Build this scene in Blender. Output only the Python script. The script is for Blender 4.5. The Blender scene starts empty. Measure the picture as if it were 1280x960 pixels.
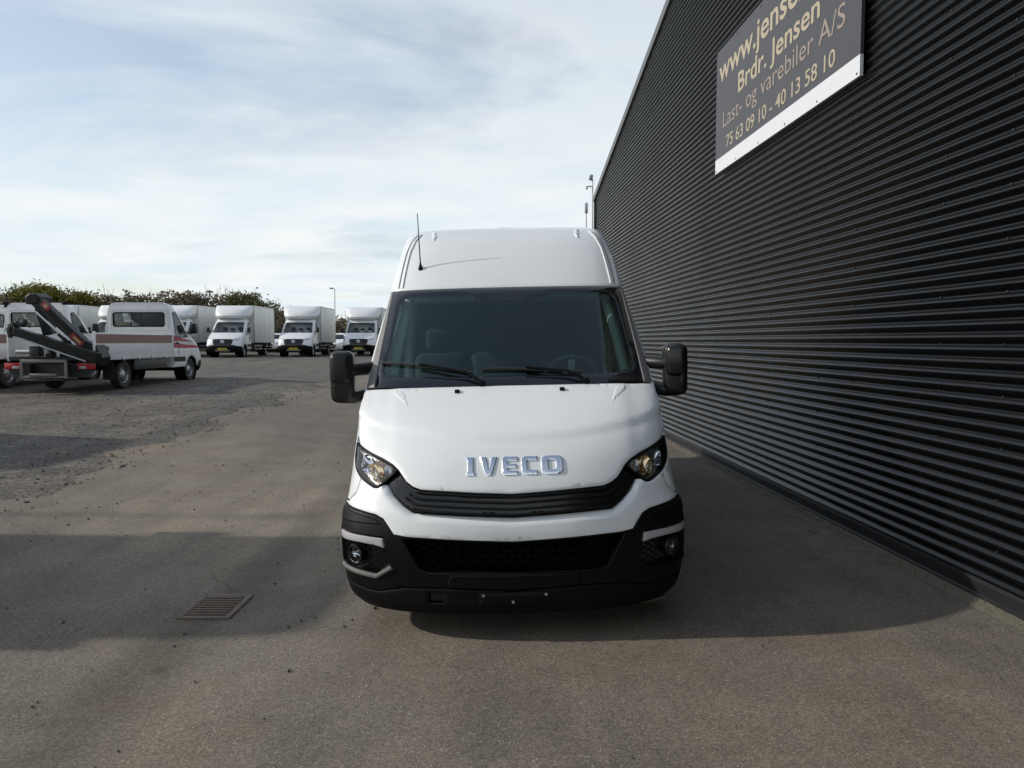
import bpy, bmesh, math, random
import numpy as np
from mathutils import Vector, Matrix
from mathutils.geometry import delaunay_2d_cdt

rng = random.Random(7)
sc = bpy.context.scene
col = sc.collection
R = math.radians

# ------------------------------------------------------------------ camera
cam_d = bpy.data.cameras.new('camera')
cam = bpy.data.objects.new('camera', cam_d)
col.objects.link(cam)
cam.location = (0, 0, 1.70)
cam.rotation_euler = (R(90 - 3.434), 0, 0)
cam_d.sensor_width = 36
cam_d.lens = 36 * 900 / 1280
cam_d.clip_start = 0.05
cam_d.clip_end = 2000
sc.camera = cam

# ------------------------------------------------------------------ sun and sky
SUN_EL, SUN_AZ = 28.0, 2.0          # light travels towards +X, turned SUN_AZ degrees towards +Y
world = bpy.data.worlds.new('World')
sc.world = world
world.use_nodes = True
nt = world.node_tree
nt.nodes.clear()
N = nt.nodes.new
L = nt.links.new
out = N('ShaderNodeOutputWorld')
sky = N('ShaderNodeTexSky')
sky.sky_type = 'NISHITA'
sky.sun_disc = False
sky.sun_elevation = R(SUN_EL)
sky.sun_rotation = R(270 - SUN_AZ)
sky.air_density = 1.0
sky.dust_density = 1.2
sky.ozone_density = 1.0
bg_sky = N('ShaderNodeBackground')
bg_sky.inputs['Strength'].default_value = 0.15
L(sky.outputs[0], bg_sky.inputs['Color'])
geo = N('ShaderNodeTexCoord')
sep = N('ShaderNodeSeparateXYZ')
L(geo.outputs['Generated'], sep.inputs[0])


def math_node(op, a, b=None, clamp=False, tree=nt):
    m = tree.nodes.new('ShaderNodeMath')
    m.operation = op
    m.use_clamp = clamp
    for i, s in enumerate((a, b)):
        if s is None:
            continue
        if isinstance(s, (int, float)):
            m.inputs[i].default_value = s
        else:
            tree.links.new(s, m.inputs[i])
    return m.outputs[0]


zpos = math_node('MAXIMUM', sep.outputs['Z'], 0.0)
den = math_node('ADD', zpos, 0.12)
px = math_node('DIVIDE', sep.outputs['X'], den)
py = math_node('DIVIDE', sep.outputs['Y'], den)
comb = N('ShaderNodeCombineXYZ')
L(px, comb.inputs[0])
L(py, comb.inputs[1])
mp = N('ShaderNodeMapping')
mp.inputs['Scale'].default_value = (0.55, 0.8, 1)
mp.inputs['Location'].default_value = (3.1, 1.7, 0)
L(comb.outputs[0], mp.inputs[0])
n1 = N('ShaderNodeTexNoise')
n1.inputs['Scale'].default_value = 1.1
n1.inputs['Detail'].default_value = 9
n1.inputs['Roughness'].default_value = 0.56
n1.inputs['Distortion'].default_value = 0.5
L(mp.outputs[0], n1.inputs['Vector'])
ramp = N('ShaderNodeValToRGB')
ramp.color_ramp.elements[0].position = 0.36
ramp.color_ramp.elements[0].color = (0.40, 0.40, 0.40, 1)
ramp.color_ramp.elements[1].position = 0.52
ramp.color_ramp.elements[1].color = (1, 1, 1, 1)
L(n1.outputs['Fac'], ramp.inputs[0])
n2 = N('ShaderNodeTexNoise')
n2.inputs['Scale'].default_value = 2.6
n2.inputs['Detail'].default_value = 6
n2.inputs['Roughness'].default_value = 0.55
L(mp.outputs[0], n2.inputs['Vector'])
ramp2 = N('ShaderNodeValToRGB')
ramp2.color_ramp.elements[0].position = 0.30
ramp2.color_ramp.elements[0].color = (0.56, 0.64, 0.685, 1)
ramp2.color_ramp.elements[1].position = 0.62
ramp2.color_ramp.elements[1].color = (0.675, 0.70, 0.705, 1)
L(n2.outputs['Fac'], ramp2.inputs[0])
bg_cl = N('ShaderNodeBackground')
bg_cl.inputs['Strength'].default_value = 1.36
L(ramp2.outputs[0], bg_cl.inputs['Color'])
mix = N('ShaderNodeMixShader')
# the cloud veil is thickest towards the horizon and thins out overhead
veil = math_node('SUBTRACT', 1.12, math_node('MULTIPLY', zpos, 0.95))
cloud_fac = math_node('MULTIPLY', ramp.outputs[0], veil, True)
L(cloud_fac, mix.inputs[0])
L(bg_sky.outputs[0], mix.inputs[1])
L(bg_cl.outputs[0], mix.inputs[2])
L(mix.outputs[0], out.inputs['Surface'])

sun_d = bpy.data.lights.new('sun', 'SUN')
sun_d.energy = 3.35
sun_d.angle = R(1.1)
sun_d.color = (1.0, 0.94, 0.85)
sun = bpy.data.objects.new('sun', sun_d)
col.objects.link(sun)
ldir = Vector((math.cos(R(SUN_EL)) * math.cos(R(SUN_AZ)), math.cos(R(SUN_EL)) * math.sin(R(SUN_AZ)), -math.sin(R(SUN_EL))))
sun.rotation_euler = ldir.to_track_quat('-Z', 'Y').to_euler()
sun.location = (-20, 0, 20)

vs = sc.view_settings
vs.view_transform = 'Standard'
vs.look = 'None'
vs.exposure = 0.0
vs.gamma = 1.0
vs.use_curve_mapping = False

# ------------------------------------------------------------------ materials
MATS = {}


def mat(name, color, rough=0.5, metal=0.0, spec=0.5, coat=0.0, noise=None, bump=None):
    """noise=(scale, amount, colour2): mottles the colour; bump=(scale, strength)"""
    if name in MATS:
        return MATS[name]
    m = bpy.data.materials.new(name)
    m.use_nodes = True
    t = m.node_tree
    b = t.nodes['Principled BSDF']
    b.inputs['Base Color'].default_value = (*color, 1)
    b.inputs['Roughness'].default_value = rough
    b.inputs['Metallic'].default_value = metal
    b.inputs['Specular IOR Level'].default_value = spec
    if coat:
        b.inputs['Coat Weight'].default_value = coat
        b.inputs['Coat Roughness'].default_value = 0.04
    if noise or bump:
        tc = t.nodes.new('ShaderNodeTexCoord')
    if noise:
        s, amt, c2 = noise
        nz = t.nodes.new('ShaderNodeTexNoise')
        nz.inputs['Scale'].default_value = s
        nz.inputs['Detail'].default_value = 6
        nz.inputs['Roughness'].default_value = 0.62
        t.links.new(tc.outputs['Object'], nz.inputs['Vector'])
        cr = t.nodes.new('ShaderNodeValToRGB')
        cr.color_ramp.elements[0].position = 0.5 - 0.5 * amt
        cr.color_ramp.elements[1].position = 0.5 + 0.5 * amt
        cr.color_ramp.elements[0].color = (*c2, 1)
        cr.color_ramp.elements[1].color = (*color, 1)
        t.links.new(nz.outputs['Fac'], cr.inputs[0])
        t.links.new(cr.outputs[0], b.inputs['Base Color'])
    if bump:
        s, st = bump
        nb = t.nodes.new('ShaderNodeTexNoise')
        nb.inputs['Scale'].default_value = s
        nb.inputs['Detail'].default_value = 4
        t.links.new(tc.outputs['Object'], nb.inputs['Vector'])
        bp = t.nodes.new('ShaderNodeBump')
        bp.inputs['Strength'].default_value = st
        bp.inputs['Distance'].default_value = 0.01
        t.links.new(nb.outputs['Fac'], bp.inputs['Height'])
        t.links.new(bp.outputs[0], b.inputs['Normal'])
    MATS[name] = m
    return m


def glass_mat(name, tint, ior=1.5, rough=0.0, refl=(1, 1, 1)):
    """thin pane: Fresnel mirror over a tinted clear sheet"""
    m = bpy.data.materials.new(name)
    m.use_nodes = True
    t = m.node_tree
    t.nodes.clear()
    o = t.nodes.new('ShaderNodeOutputMaterial')
    g = t.nodes.new('ShaderNodeBsdfGlossy')
    g.inputs['Roughness'].default_value = rough
    g.inputs['Color'].default_value = (*refl, 1)
    tr = t.nodes.new('ShaderNodeBsdfTransparent')
    tr.inputs['Color'].default_value = (*tint, 1)
    fr = t.nodes.new('ShaderNodeFresnel')
    fr.inputs['IOR'].default_value = ior
    mx = t.nodes.new('ShaderNodeMixShader')
    t.links.new(fr.outputs[0], mx.inputs[0])
    t.links.new(tr.outputs[0], mx.inputs[1])
    t.links.new(g.outputs[0], mx.inputs[2])
    t.links.new(mx.outputs[0], o.inputs['Surface'])
    MATS[name] = m
    return m


PAINT = mat('white_paint', (0.755, 0.775, 0.775), 0.32, coat=0.6, noise=(5.0, 0.5, (0.72, 0.742, 0.745)))
FLEET = mat('fleet_white', (0.74, 0.75, 0.76), 0.35, coat=0.4, noise=(2.2, 0.6, (0.62, 0.63, 0.63)))
PANEL = mat('box_panel_white', (0.70, 0.72, 0.71), 0.5, noise=(0.9, 0.6, (0.58, 0.60, 0.585)))
PLASTIC = mat('black_plastic', (0.0042, 0.0042, 0.0045), 0.44, spec=0.17, noise=(14, 0.5, (0.003, 0.003, 0.0032)), bump=(900, 0.15))
DARKPL = mat('dark_plastic', (0.0035, 0.0035, 0.004), 0.55, spec=0.15)
GLOSSBLK = mat('gloss_black', (0.006, 0.006, 0.007), 0.22)
FRIT = mat('frit_black', (0.006, 0.007, 0.009), 0.08, coat=0.5)
GREYPL = mat('grey_plastic', (0.16, 0.155, 0.15), 0.5, bump=(500, 0.1))
MIRRPL = mat('mirror_plastic', (0.012, 0.0125, 0.0125), 0.34, spec=0.35, bump=(700, 0.12))
CHROME = mat('chrome', (0.82, 0.85, 0.90), 0.08, metal=1.0)
WARMCHROME = mat('warm_chrome', (0.88, 0.68, 0.42), 0.12, metal=1.0)
BRIGHT = mat('bright_metal', (0.62, 0.63, 0.64), 0.3, metal=1.0)
ALU = mat('aluminium', (0.52, 0.53, 0.54), 0.42, metal=0.9, noise=(6, 0.6, (0.4, 0.41, 0.42)))
STEEL = mat('dark_steel', (0.05, 0.05, 0.052), 0.5, metal=0.4, noise=(8, 0.6, (0.03, 0.028, 0.026)))
RUBBER = mat('rubber', (0.018, 0.018, 0.018), 0.75, noise=(20, 0.6, (0.03, 0.028, 0.026)))
RIM = mat('rim_silver', (0.32, 0.33, 0.34), 0.4, metal=0.7)
SEAT = mat('seat_cloth', (0.028, 0.031, 0.033), 0.9, noise=(60, 0.7, (0.018, 0.02, 0.022)))
DASH = mat('dash_plastic', (0.045, 0.048, 0.048), 0.6)
TRIM = mat('cab_trim_grey', (0.74, 0.76, 0.74), 0.7)
AMBER = mat('amber_bulb', (0.42, 0.22, 0.08), 0.15, metal=0.6)
TAIL = mat('tail_red', (0.42, 0.012, 0.02), 0.2, coat=0.5)
LAMPW = mat('lamp_white', (0.42, 0.41, 0.42), 0.22, coat=0.3)
YPLATE = mat('yellow_plate', (0.55, 0.47, 0.03), 0.45)
BLKTXT = mat('plate_text', (0.015, 0.015, 0.015), 0.5)
BROWNTAPE = mat('faded_tape', (0.20, 0.125, 0.105), 0.6, noise=(3.0, 0.7, (0.27, 0.15, 0.13)))
REDTAPE = mat('red_tape', (0.36, 0.02, 0.035), 0.45)
CRANE = mat('crane_black', (0.006, 0.006, 0.007), 0.4, spec=0.3, noise=(4, 0.6, (0.012, 0.011, 0.011)))
STICK_R = mat('sticker_red', (0.26, 0.025, 0.02), 0.4)
STICK_C = mat('sticker_cream', (0.42, 0.27, 0.15), 0.4)
PAPER = mat('paper', (0.75, 0.75, 0.74), 0.8)
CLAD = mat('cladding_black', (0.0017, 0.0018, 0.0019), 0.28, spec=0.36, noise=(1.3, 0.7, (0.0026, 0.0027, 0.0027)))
_ct = CLAD.node_tree
_oi = _ct.nodes.new('ShaderNodeObjectInfo')        # every sheet has weathered a little differently
_cn = _ct.nodes.new('ShaderNodeTexNoise')
_cn.inputs['Scale'].default_value = 0.7
_ctc = _ct.nodes.new('ShaderNodeTexCoord')
_ct.links.new(_ctc.outputs['Object'], _cn.inputs['Vector'])
_rg = math_node('ADD', math_node('MULTIPLY', _oi.outputs['Random'], 0.10, tree=_ct), math_node('MULTIPLY', _cn.outputs['Fac'], 0.16, tree=_ct), tree=_ct)
_ct.links.new(math_node('ADD', _rg, 0.15, tree=_ct), _ct.nodes['Principled BSDF'].inputs['Roughness'])
SCREW = mat('screw_dark', (0.018, 0.018, 0.019), 0.5)
FLASH = mat('flashing_grey', (0.10, 0.105, 0.11), 0.45)
PLINTH = mat('plinth_black', (0.008, 0.008, 0.009), 0.55)
ROOFM = mat('roofing', (0.06, 0.062, 0.065), 0.7)
SIGNB = mat('sign_brown', (0.044, 0.042, 0.047), 0.45, noise=(1.5, 0.6, (0.052, 0.049, 0.052)))
SIGNW = mat('sign_white', (0.58, 0.59, 0.62), 0.45)
GOLD = mat('sign_gold', (0.36, 0.31, 0.22), 0.5)
COPPER = mat('sign_copper', (0.25, 0.205, 0.175), 0.5)
ZINC = mat('zinc', (0.42, 0.43, 0.44), 0.45, metal=0.6)
IRON = mat('cast_iron', (0.15, 0.115, 0.088), 0.7, noise=(30, 0.7, (0.085, 0.062, 0.045)), bump=(120, 0.5))
PIT = mat('pit_black', (0.003, 0.003, 0.003), 0.95, spec=0.0)
BOWL = mat('lamp_bowl_grey', (0.46, 0.46, 0.47), 0.28, metal=0.3)
STONE = mat('stone', (0.10, 0.095, 0.085), 0.85, noise=(9, 0.8, (0.045, 0.042, 0.040)))
CARBLUE = mat('car_slate', (0.08, 0.10, 0.13), 0.3, coat=0.6)
CARWH = mat('car_white', (0.74, 0.75, 0.76), 0.3, coat=0.6)
BARK = mat('bark', (0.09, 0.07, 0.05), 0.9)
GLASS = glass_mat('windscreen_glass', (0.56, 0.74, 0.69), 1.70, refl=(0.80, 1.0, 0.95))
SIDEGLASS = glass_mat('side_glass', (0.70, 0.80, 0.77))
LENS = glass_mat('lamp_lens', (0.93, 0.94, 0.95), 1.45)
CABGLASS = glass_mat('cab_glass', (0.86, 0.90, 0.90), 1.45)


def leaf_mat(name, c1, c2, c3):
    m = bpy.data.materials.new(name)
    m.use_nodes = True
    t = m.node_tree
    b = t.nodes['Principled BSDF']
    b.inputs['Roughness'].default_value = 0.75
    b.inputs['Specular IOR Level'].default_value = 0.2
    g = t.nodes.new('ShaderNodeNewGeometry')
    nz = t.nodes.new('ShaderNodeTexNoise')
    nz.inputs['Scale'].default_value = 0.35
    nz.inputs['Detail'].default_value = 5
    tc = t.nodes.new('ShaderNodeTexCoord')
    t.links.new(tc.outputs['Object'], nz.inputs['Vector'])
    ad = math_node('MULTIPLY', g.outputs['Random Per Island'], 0.45, tree=t)
    ad2 = math_node('ADD', nz.outputs['Fac'], ad, tree=t)
    cr = t.nodes.new('ShaderNodeValToRGB')
    e = cr.color_ramp.elements
    e[0].position = 0.45
    e[0].color = (*c1, 1)
    e[1].position = 0.95
    e[1].color = (*c3, 1)
    k = e.new(0.68)
    k.color = (*c2, 1)
    t.links.new(ad2, cr.inputs[0])
    t.links.new(cr.outputs[0], b.inputs['Base Color'])
    MATS[name] = m
    return m


BRUSH = leaf_mat('autumn_brush', (0.120, 0.116, 0.060), (0.165, 0.138, 0.080), (0.195, 0.146, 0.100))
YELLOWBUSH = leaf_mat('yellow_green_bush', (0.09, 0.10, 0.018), (0.15, 0.15, 0.025), (0.20, 0.18, 0.03))
GREENBUSH = leaf_mat('dull_green_bush', (0.080, 0.095, 0.038), (0.120, 0.122, 0.050), (0.155, 0.140, 0.068))
WEED = leaf_mat('dry_weed', (0.10, 0.085, 0.03), (0.15, 0.12, 0.05), (0.08, 0.085, 0.025))


# ------------------------------------------------------------------ object helpers
def tag(o, label=None, cat=None, group=None, kind=None):
    if label:
        o['label'] = label
    if cat:
        o['category'] = cat
    if group:
        o['group'] = group
    if kind:
        o['kind'] = kind
    return o


def empty(name, loc=(0, 0, 0), rot=(0, 0, 0)):
    o = bpy.data.objects.new(name, None)
    col.objects.link(o)
    o.location = loc
    o.rotation_euler = rot
    return o


def mesh_obj(name, V, F, m, parent=None, smooth=None, mi=None):
    me = bpy.data.meshes.new(name)
    me.from_pydata([tuple(map(float, v)) for v in V], [], [tuple(map(int, f)) for f in F])
    ms = m if isinstance(m, (list, tuple)) else [m]
    for x in ms:
        me.materials.append(x)
    if mi is not None:
        me.polygons.foreach_set('material_index', mi)
    me.update()
    if smooth is not None:
        me.polygons.foreach_set('use_smooth', [True] * len(me.polygons))
        me.set_sharp_from_angle(angle=R(smooth))
    o = bpy.data.objects.new(name, me)
    col.objects.link(o)
    if parent:
        o.parent = parent
    return o


def bm_obj(name, bm, m, parent=None, smooth=None):
    bmesh.ops.recalc_face_normals(bm, faces=bm.faces)
    me = bpy.data.meshes.new(name)
    bm.to_mesh(me)
    bm.free()
    me.materials.append(m)
    if smooth is not None:
        me.polygons.foreach_set('use_smooth', [True] * len(me.polygons))
        me.set_sharp_from_angle(angle=R(smooth))
    o = bpy.data.objects.new(name, me)
    col.objects.link(o)
    if parent:
        o.parent = parent
    return o


def add_box(bm, c, s, r=0.0, seg=2, rot=None):
    t = bmesh.new()
    bmesh.ops.create_cube(t, size=1.0)
    for v in t.verts:
        v.co = Vector((v.co.x * s[0], v.co.y * s[1], v.co.z * s[2]))
    if r > 0:
        bmesh.ops.bevel(t, geom=list(t.edges), offset=r, segments=seg, profile=0.5, affect='EDGES')
    M = Matrix.Translation(c)
    if rot:
        from mathutils import Euler
        M = M @ Euler(rot).to_matrix().to_4x4()
    t.transform(M)
    me = bpy.data.meshes.new('tmp')
    t.to_mesh(me)
    t.free()
    bm.from_mesh(me)
    bpy.data.meshes.remove(me)


def box(name, c, s, m, parent=None, r=0.0, seg=2, rot=None):
    bm = bmesh.new()
    add_box(bm, c, s, r, seg, rot)
    return bm_obj(name, bm, m, parent, 35 if r else None)


def boxes(name, items, m, parent=None, r=0.0, split=True):
    if split:                       # each piece is a part of its own
        return [box(name, it[0], it[1], m, parent, r, 2, it[2] if len(it) > 2 else None) for it in items]
    bm = bmesh.new()
    for it in items:
        add_box(bm, it[0], it[1], r, 2, it[2] if len(it) > 2 else None)
    return bm_obj(name, bm, m, parent, 35 if r else None)


def add_tube(bm, pts, rad, n=10, cap=True):
    pts = [Vector(p) for p in pts]
    rads = rad if isinstance(rad, (list, tuple)) else [rad] * len(pts)
    rings = []
    up = None
    for i, p in enumerate(pts):
        a = pts[max(i - 1, 0)]
        b = pts[min(i + 1, len(pts) - 1)]
        d = (b - a).normalized()
        if up is None:
            up = Vector((0, 0, 1)) if abs(d.z) < 0.9 else Vector((1, 0, 0))
        s = d.cross(up).normalized()
        up = s.cross(d).normalized()
        rings.append([bm.verts.new(p + (s * math.cos(2 * math.pi * k / n) + up * math.sin(2 * math.pi * k / n)) * rads[i]) for k in range(n)])
    for i in range(len(rings) - 1):
        for k in range(n):
            bm.faces.new((rings[i][k], rings[i][(k + 1) % n], rings[i + 1][(k + 1) % n], rings[i + 1][k]))
    if cap:
        bm.faces.new(rings[0][::-1])
        bm.faces.new(rings[-1])


def tube(name, pts, rad, m, parent=None, n=10):
    bm = bmesh.new()
    add_tube(bm, pts, rad, n)
    return bm_obj(name, bm, m, parent, 50)


def lathe(name, prof, m, parent=None, axis='X', n=28, c=(0, 0, 0)):
    """prof: (radius, along-axis) points"""
    V, Fc = [], []
    for (r, h) in prof:
        for k in range(n):
            a = 2 * math.pi * k / n
            p = (h, r * math.cos(a), r * math.sin(a)) if axis == 'X' else ((r * math.cos(a), h, r * math.sin(a)) if axis == 'Y' else (r * math.cos(a), r * math.sin(a), h))
            V.append((p[0] + c[0], p[1] + c[1], p[2] + c[2]))
    for i in range(len(prof) - 1):
        for k in range(n):
            Fc.append((i * n + k, i * n + (k + 1) % n, (i + 1) * n + (k + 1) % n, (i + 1) * n + k))
    return mesh_obj(name, V, Fc, m, parent, 40)


def prism(name, poly, h0, h1, m, parent=None, axis='X', smooth=None, bev=0.0):
    """extrude a 2-D outline along an axis. axis X: poly=(y,z); Y: (x,z); Z: (x,y)"""
    bm = bmesh.new()

    def P(p, h):
        return (h, p[0], p[1]) if axis == 'X' else ((p[0], h, p[1]) if axis == 'Y' else (p[0], p[1], h))
    a = [bm.verts.new(P(p, h0)) for p in poly]
    b = [bm.verts.new(P(p, h1)) for p in poly]
    n = len(poly)
    bm.faces.new(a)
    bm.faces.new(b[::-1])
    for i in range(n):
        bm.faces.new((a[i], b[i], b[(i + 1) % n], a[(i + 1) % n]))
    if bev:
        bmesh.ops.bevel(bm, geom=list(bm.edges), offset=bev, segments=2, profile=0.5, affect='EDGES')
    return bm_obj(name, bm, m, parent, smooth)


def copy_tree(o, parent=None):
    c = o.copy()
    col.objects.link(c)
    c.parent = parent
    for ch in list(o.children):
        copy_tree(ch, c)
    return c


def pchip(x, X, Y):
    x = np.atleast_1d(np.asarray(x, float))
    X = np.asarray(X, float)
    Y = np.asarray(Y, float)
    h = np.diff(X)
    d = np.diff(Y) / h
    m = np.zeros(len(X))
    m[0], m[-1] = d[0], d[-1]
    for i in range(1, len(X) - 1):
        if d[i - 1] * d[i] > 0:
            w1 = 2 * h[i] + h[i - 1]
            w2 = h[i] + 2 * h[i - 1]
            m[i] = (w1 + w2) / (w1 / d[i - 1] + w2 / d[i])
    i = np.clip(np.searchsorted(X, x) - 1, 0, len(X) - 2)
    t = (x - X[i]) / h[i]
    return (2 * t**3 - 3 * t**2 + 1) * Y[i] + (t**3 - 2 * t**2 + t) * h[i] * m[i] + (-2 * t**3 + 3 * t**2) * Y[i + 1] + (t**3 - t**2) * h[i] * m[i + 1]


class Surf:
    """Vehicle skin. Rows (v, z, nose depth P, half width w, corner depth a, corner power n).
    u is the arc length from the centre line round the corner and back along the side, in metres."""
    TT = np.linspace(0, math.pi / 2, 121)

    def __init__(self, rows):
        self.T = np.array(rows, float)
        self.c = {}

    def curve(self, v):
        k = round(float(v), 5)
        if k not in self.c:
            T = self.T
            vv = min(max(v, T[0, 0]), T[-1, 0])
            z, P, w, a, n = [float(pchip(vv, T[:, 0], T[:, j])[0]) for j in range(1, 6)]
            x = w * np.sin(self.TT)**(2 / n)
            y = P + a - a * np.clip(np.cos(self.TT), 0, 1)**(2 / n)
            Ln = np.concatenate([[0], np.cumsum(np.hypot(np.diff(x), np.diff(y)))])
            self.c[k] = (z, x, y, Ln)
        return self.c[k]

    def S(self, u, v):
        z, x, y, Ln = self.curve(v)
        s = 1 if u >= 0 else -1
        q = abs(u)
        if q <= Ln[-1]:
            return Vector((s * float(np.interp(q, Ln, x)), float(np.interp(q, Ln, y)), z))
        return Vector((s * float(x[-1]), float(y[-1]) + q - float(Ln[-1]), z))

    def N(self, u, v):
        h = 0.006
        v0 = min(max(v, self.T[0, 0] + h), self.T[-1, 0] - h)
        du = self.S(u + h, v0) - self.S(u - h, v0)
        dv = self.S(u, v0 + h) - self.S(u, v0 - h)
        return du.cross(dv).normalized()

    def ua(self, v, y):
        """u where the side reaches depth y"""
        z, x, yy, Ln = self.curve(v)
        if y >= yy[-1]:
            return float(Ln[-1]) + y - float(yy[-1])
        return float(np.interp(y, yy, Ln))


def resample(loop, step):
    o = []
    n = len(loop)
    for i in range(n):
        a, b = loop[i], loop[(i + 1) % n]
        k = max(1, int(math.ceil(math.hypot(b[0] - a[0], b[1] - a[1]) / step)))
        for j in range(k):
            o.append((a[0] + (b[0] - a[0]) * j / k, a[1] + (b[1] - a[1]) * j / k))
    return o


def area(loop):
    return 0.5 * sum(loop[i][0] * loop[(i + 1) % len(loop)][1] - loop[(i + 1) % len(loop)][0] * loop[i][1] for i in range(len(loop)))


def inset(loop, d):
    s = 1 if area(loop) > 0 else -1
    n = len(loop)
    o = []
    for i in range(n):
        p, q, r = loop[i - 1], loop[i], loop[(i + 1) % n]
        e1 = (q[0] - p[0], q[1] - p[1])
        e2 = (r[0] - q[0], r[1] - q[1])
        l1 = math.hypot(*e1) or 1
        l2 = math.hypot(*e2) or 1
        nx = -(e1[1] / l1 + e2[1] / l2) * s
        ny = (e1[0] / l1 + e2[0] / l2) * s
        ln = math.hypot(nx, ny)
        if ln < 1e-6:
            o.append(q)
            continue
        k = d / max(ln / 2, 0.55)
        o.append((q[0] + nx / ln * k, q[1] + ny / ln * k))
    return o


def inside(P, loops):
    P = np.asarray(P, float)
    r = np.zeros(len(P), bool)
    for lp in loops:
        A = np.asarray(lp, float)
        B = np.roll(A, -1, 0)
        for (x1, y1), (x2, y2) in zip(A, B):
            if y1 == y2:
                continue
            c = ((y1 > P[:, 1]) != (y2 > P[:, 1])) & (P[:, 0] < (x2 - x1) * (P[:, 1] - y1) / (y2 - y1) + x1)
            r ^= c
    return r


def panel(surf, name, loops, m, parent=None, off=0.0, thick=0.02, ru=0.035, rv=0.03, bev=0.004, drop=0.003, disp=None, step=None, sharp=38):
    """a shaped sheet lying on the skin: outline loops in (u,v), rounded rim, returned edge"""
    step = step or min(ru, rv)
    loops = [resample(l, step) for l in loops]
    pts, edges, is_rim = [], [], []
    rim_loops = []
    for k, lp in enumerate(loops):
        b0 = len(pts)
        pts += lp
        is_rim += [True] * len(lp)
        edges += [(b0 + i, b0 + (i + 1) % len(lp)) for i in range(len(lp))]
        if bev > 0:
            il = inset(lp, bev if k == 0 else -bev)
            b0 = len(pts)
            pts += il
            is_rim += [False] * len(il)
            rim_loops.append(il)
    A = np.array(loops[0])
    u0, v0 = A.min(0)
    u1, v1 = A.max(0)
    nu = max(2, int((u1 - u0) / ru))
    nv = max(2, int((v1 - v0) / rv))
    gu, gv = np.meshgrid(np.linspace(u0, u1, nu + 1), np.linspace(v0, v1, nv + 1))
    G = np.stack([gu.ravel(), gv.ravel()], 1)
    G = G[inside(G, loops)]
    if len(G):
        B = np.array(pts)
        keep = np.ones(len(G), bool)
        md = 0.45 * step
        for i in range(0, len(G), 400):
            g = G[i:i + 400]
            d2 = ((g[:, None, :] - B[None]) ** 2).sum(2).min(1)
            keep[i:i + 400] = d2 > md * md
        G = G[keep]
    b0 = len(pts)
    allp = [Vector(p) for p in pts] + [Vector(p) for p in G.tolist()]
    r = delaunay_2d_cdt(allp, edges, [], 0, 1e-6)
    VV, FF, OV = r[0], r[2], r[3]
    P2 = np.array([(p.x, p.y) for p in VV])
    C = np.array([P2[list(f)].mean(0) for f in FF])
    ok = inside(C, loops)
    FF = [f for f, k in zip(FF, ok) if k]
    rim = [any(o < len(is_rim) and is_rim[o] for o in ov) for ov in OV]
    V3, NN = [], []
    for i, (u, v) in enumerate(P2):
        n = surf.N(u, v)
        o = off - (drop if (rim[i] and bev > 0) else 0.0)
        if disp is not None:
            o += disp(u, v)
        V3.append(surf.S(u, v) + n * o)
        NN.append(n)
    cnt = {}
    for f in FF:
        for a, b in zip(f, f[1:] + f[:1]):
            cnt[(a, b)] = 1
    faces = [tuple(f) for f in FF]
    if thick > 0:
        low = {}
        for (a, b) in list(cnt):
            if (b, a) not in cnt:
                for q in (a, b):
                    if q not in low:
                        low[q] = len(V3)
                        V3.append(V3[q] - NN[q] * thick)
                faces.append((b, a, low[a], low[b]))
    used = sorted({i for f in faces for i in f})
    idx = {q: i for i, q in enumerate(used)}
    return mesh_obj(name, [V3[q] for q in used], [[idx[i] for i in f] for f in faces], m, parent, sharp)


def sym(half):
    """half outline on the right, first and last points on the centre line -> closed loop"""
    l = [(-u, v) for (u, v) in half[::-1] if u > 1e-6]
    return half + l


def mir(loop):
    return [(-u, v) for (u, v) in loop]


def both(f):
    for s in (1, -1):
        f(s)


def flip(loop, s):
    return loop if s > 0 else mir(loop)


def circle(cu, cv, r, n=24, sv=1.0):
    return [(cu + r * math.cos(2 * math.pi * k / n), cv + r * sv * math.sin(2 * math.pi * k / n)) for k in range(n)]


def flat_panel(name, loops, y, m, parent=None, thick=0.02):
    """vertical sheet in the plane Y=y, loops in (x,z) with holes"""
    pts, edges = [], []
    for lp in loops:
        b0 = len(pts)
        pts += lp
        edges += [(b0 + i, b0 + (i + 1) % len(lp)) for i in range(len(lp))]
    r = delaunay_2d_cdt([Vector(p) for p in pts], edges, [], 0, 1e-6)
    P2 = [(p.x, p.y) for p in r[0]]
    FF = [f for f in r[2] if inside(np.array([np.mean([P2[i] for i in f], 0)]), loops)[0]]
    n = len(P2)
    V = [(p[0], y, p[1]) for p in P2] + [(p[0], y + thick, p[1]) for p in P2]
    cnt = {}
    faces = []
    for f in FF:
        faces.append(tuple(f))
        faces.append(tuple(i + n for i in f[::-1]))
        for a, b in zip(f, f[1:] + f[:1]):
            cnt[(a, b)] = 1
    for (a, b) in cnt:
        if (b, a) not in cnt:
            faces.append((b, a, a + n, b + n))
    return mesh_obj(name, V, faces, m, parent)


# ------------------------------------------------------------------ ground
_bx = ([-400, -60, -9, -4.5, -1.9, 0, 1.3, 3.2, 200], [0.05, 0.05, 0.03, -0.005, -0.045, 0, 0.022, 0.012, 0.0])
_ry = ([-300, 5.5, 8, 11, 14.5, 18, 23, 42, 62, 500], [0, 0, 0.05, 0.17, 0.33, 0.44, 0.49, 0.71, 0.85, 1.3])


def gz_arr(x, y):
    b = np.interp(x, *_bx)
    r = pchip(np.ravel(y), *_ry).reshape(np.shape(y))
    w = np.clip((-np.asarray(x) - 0.8) / 5.5, 0, 1)
    w = w * w * (3 - 2 * w)
    return b + r * w


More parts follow.
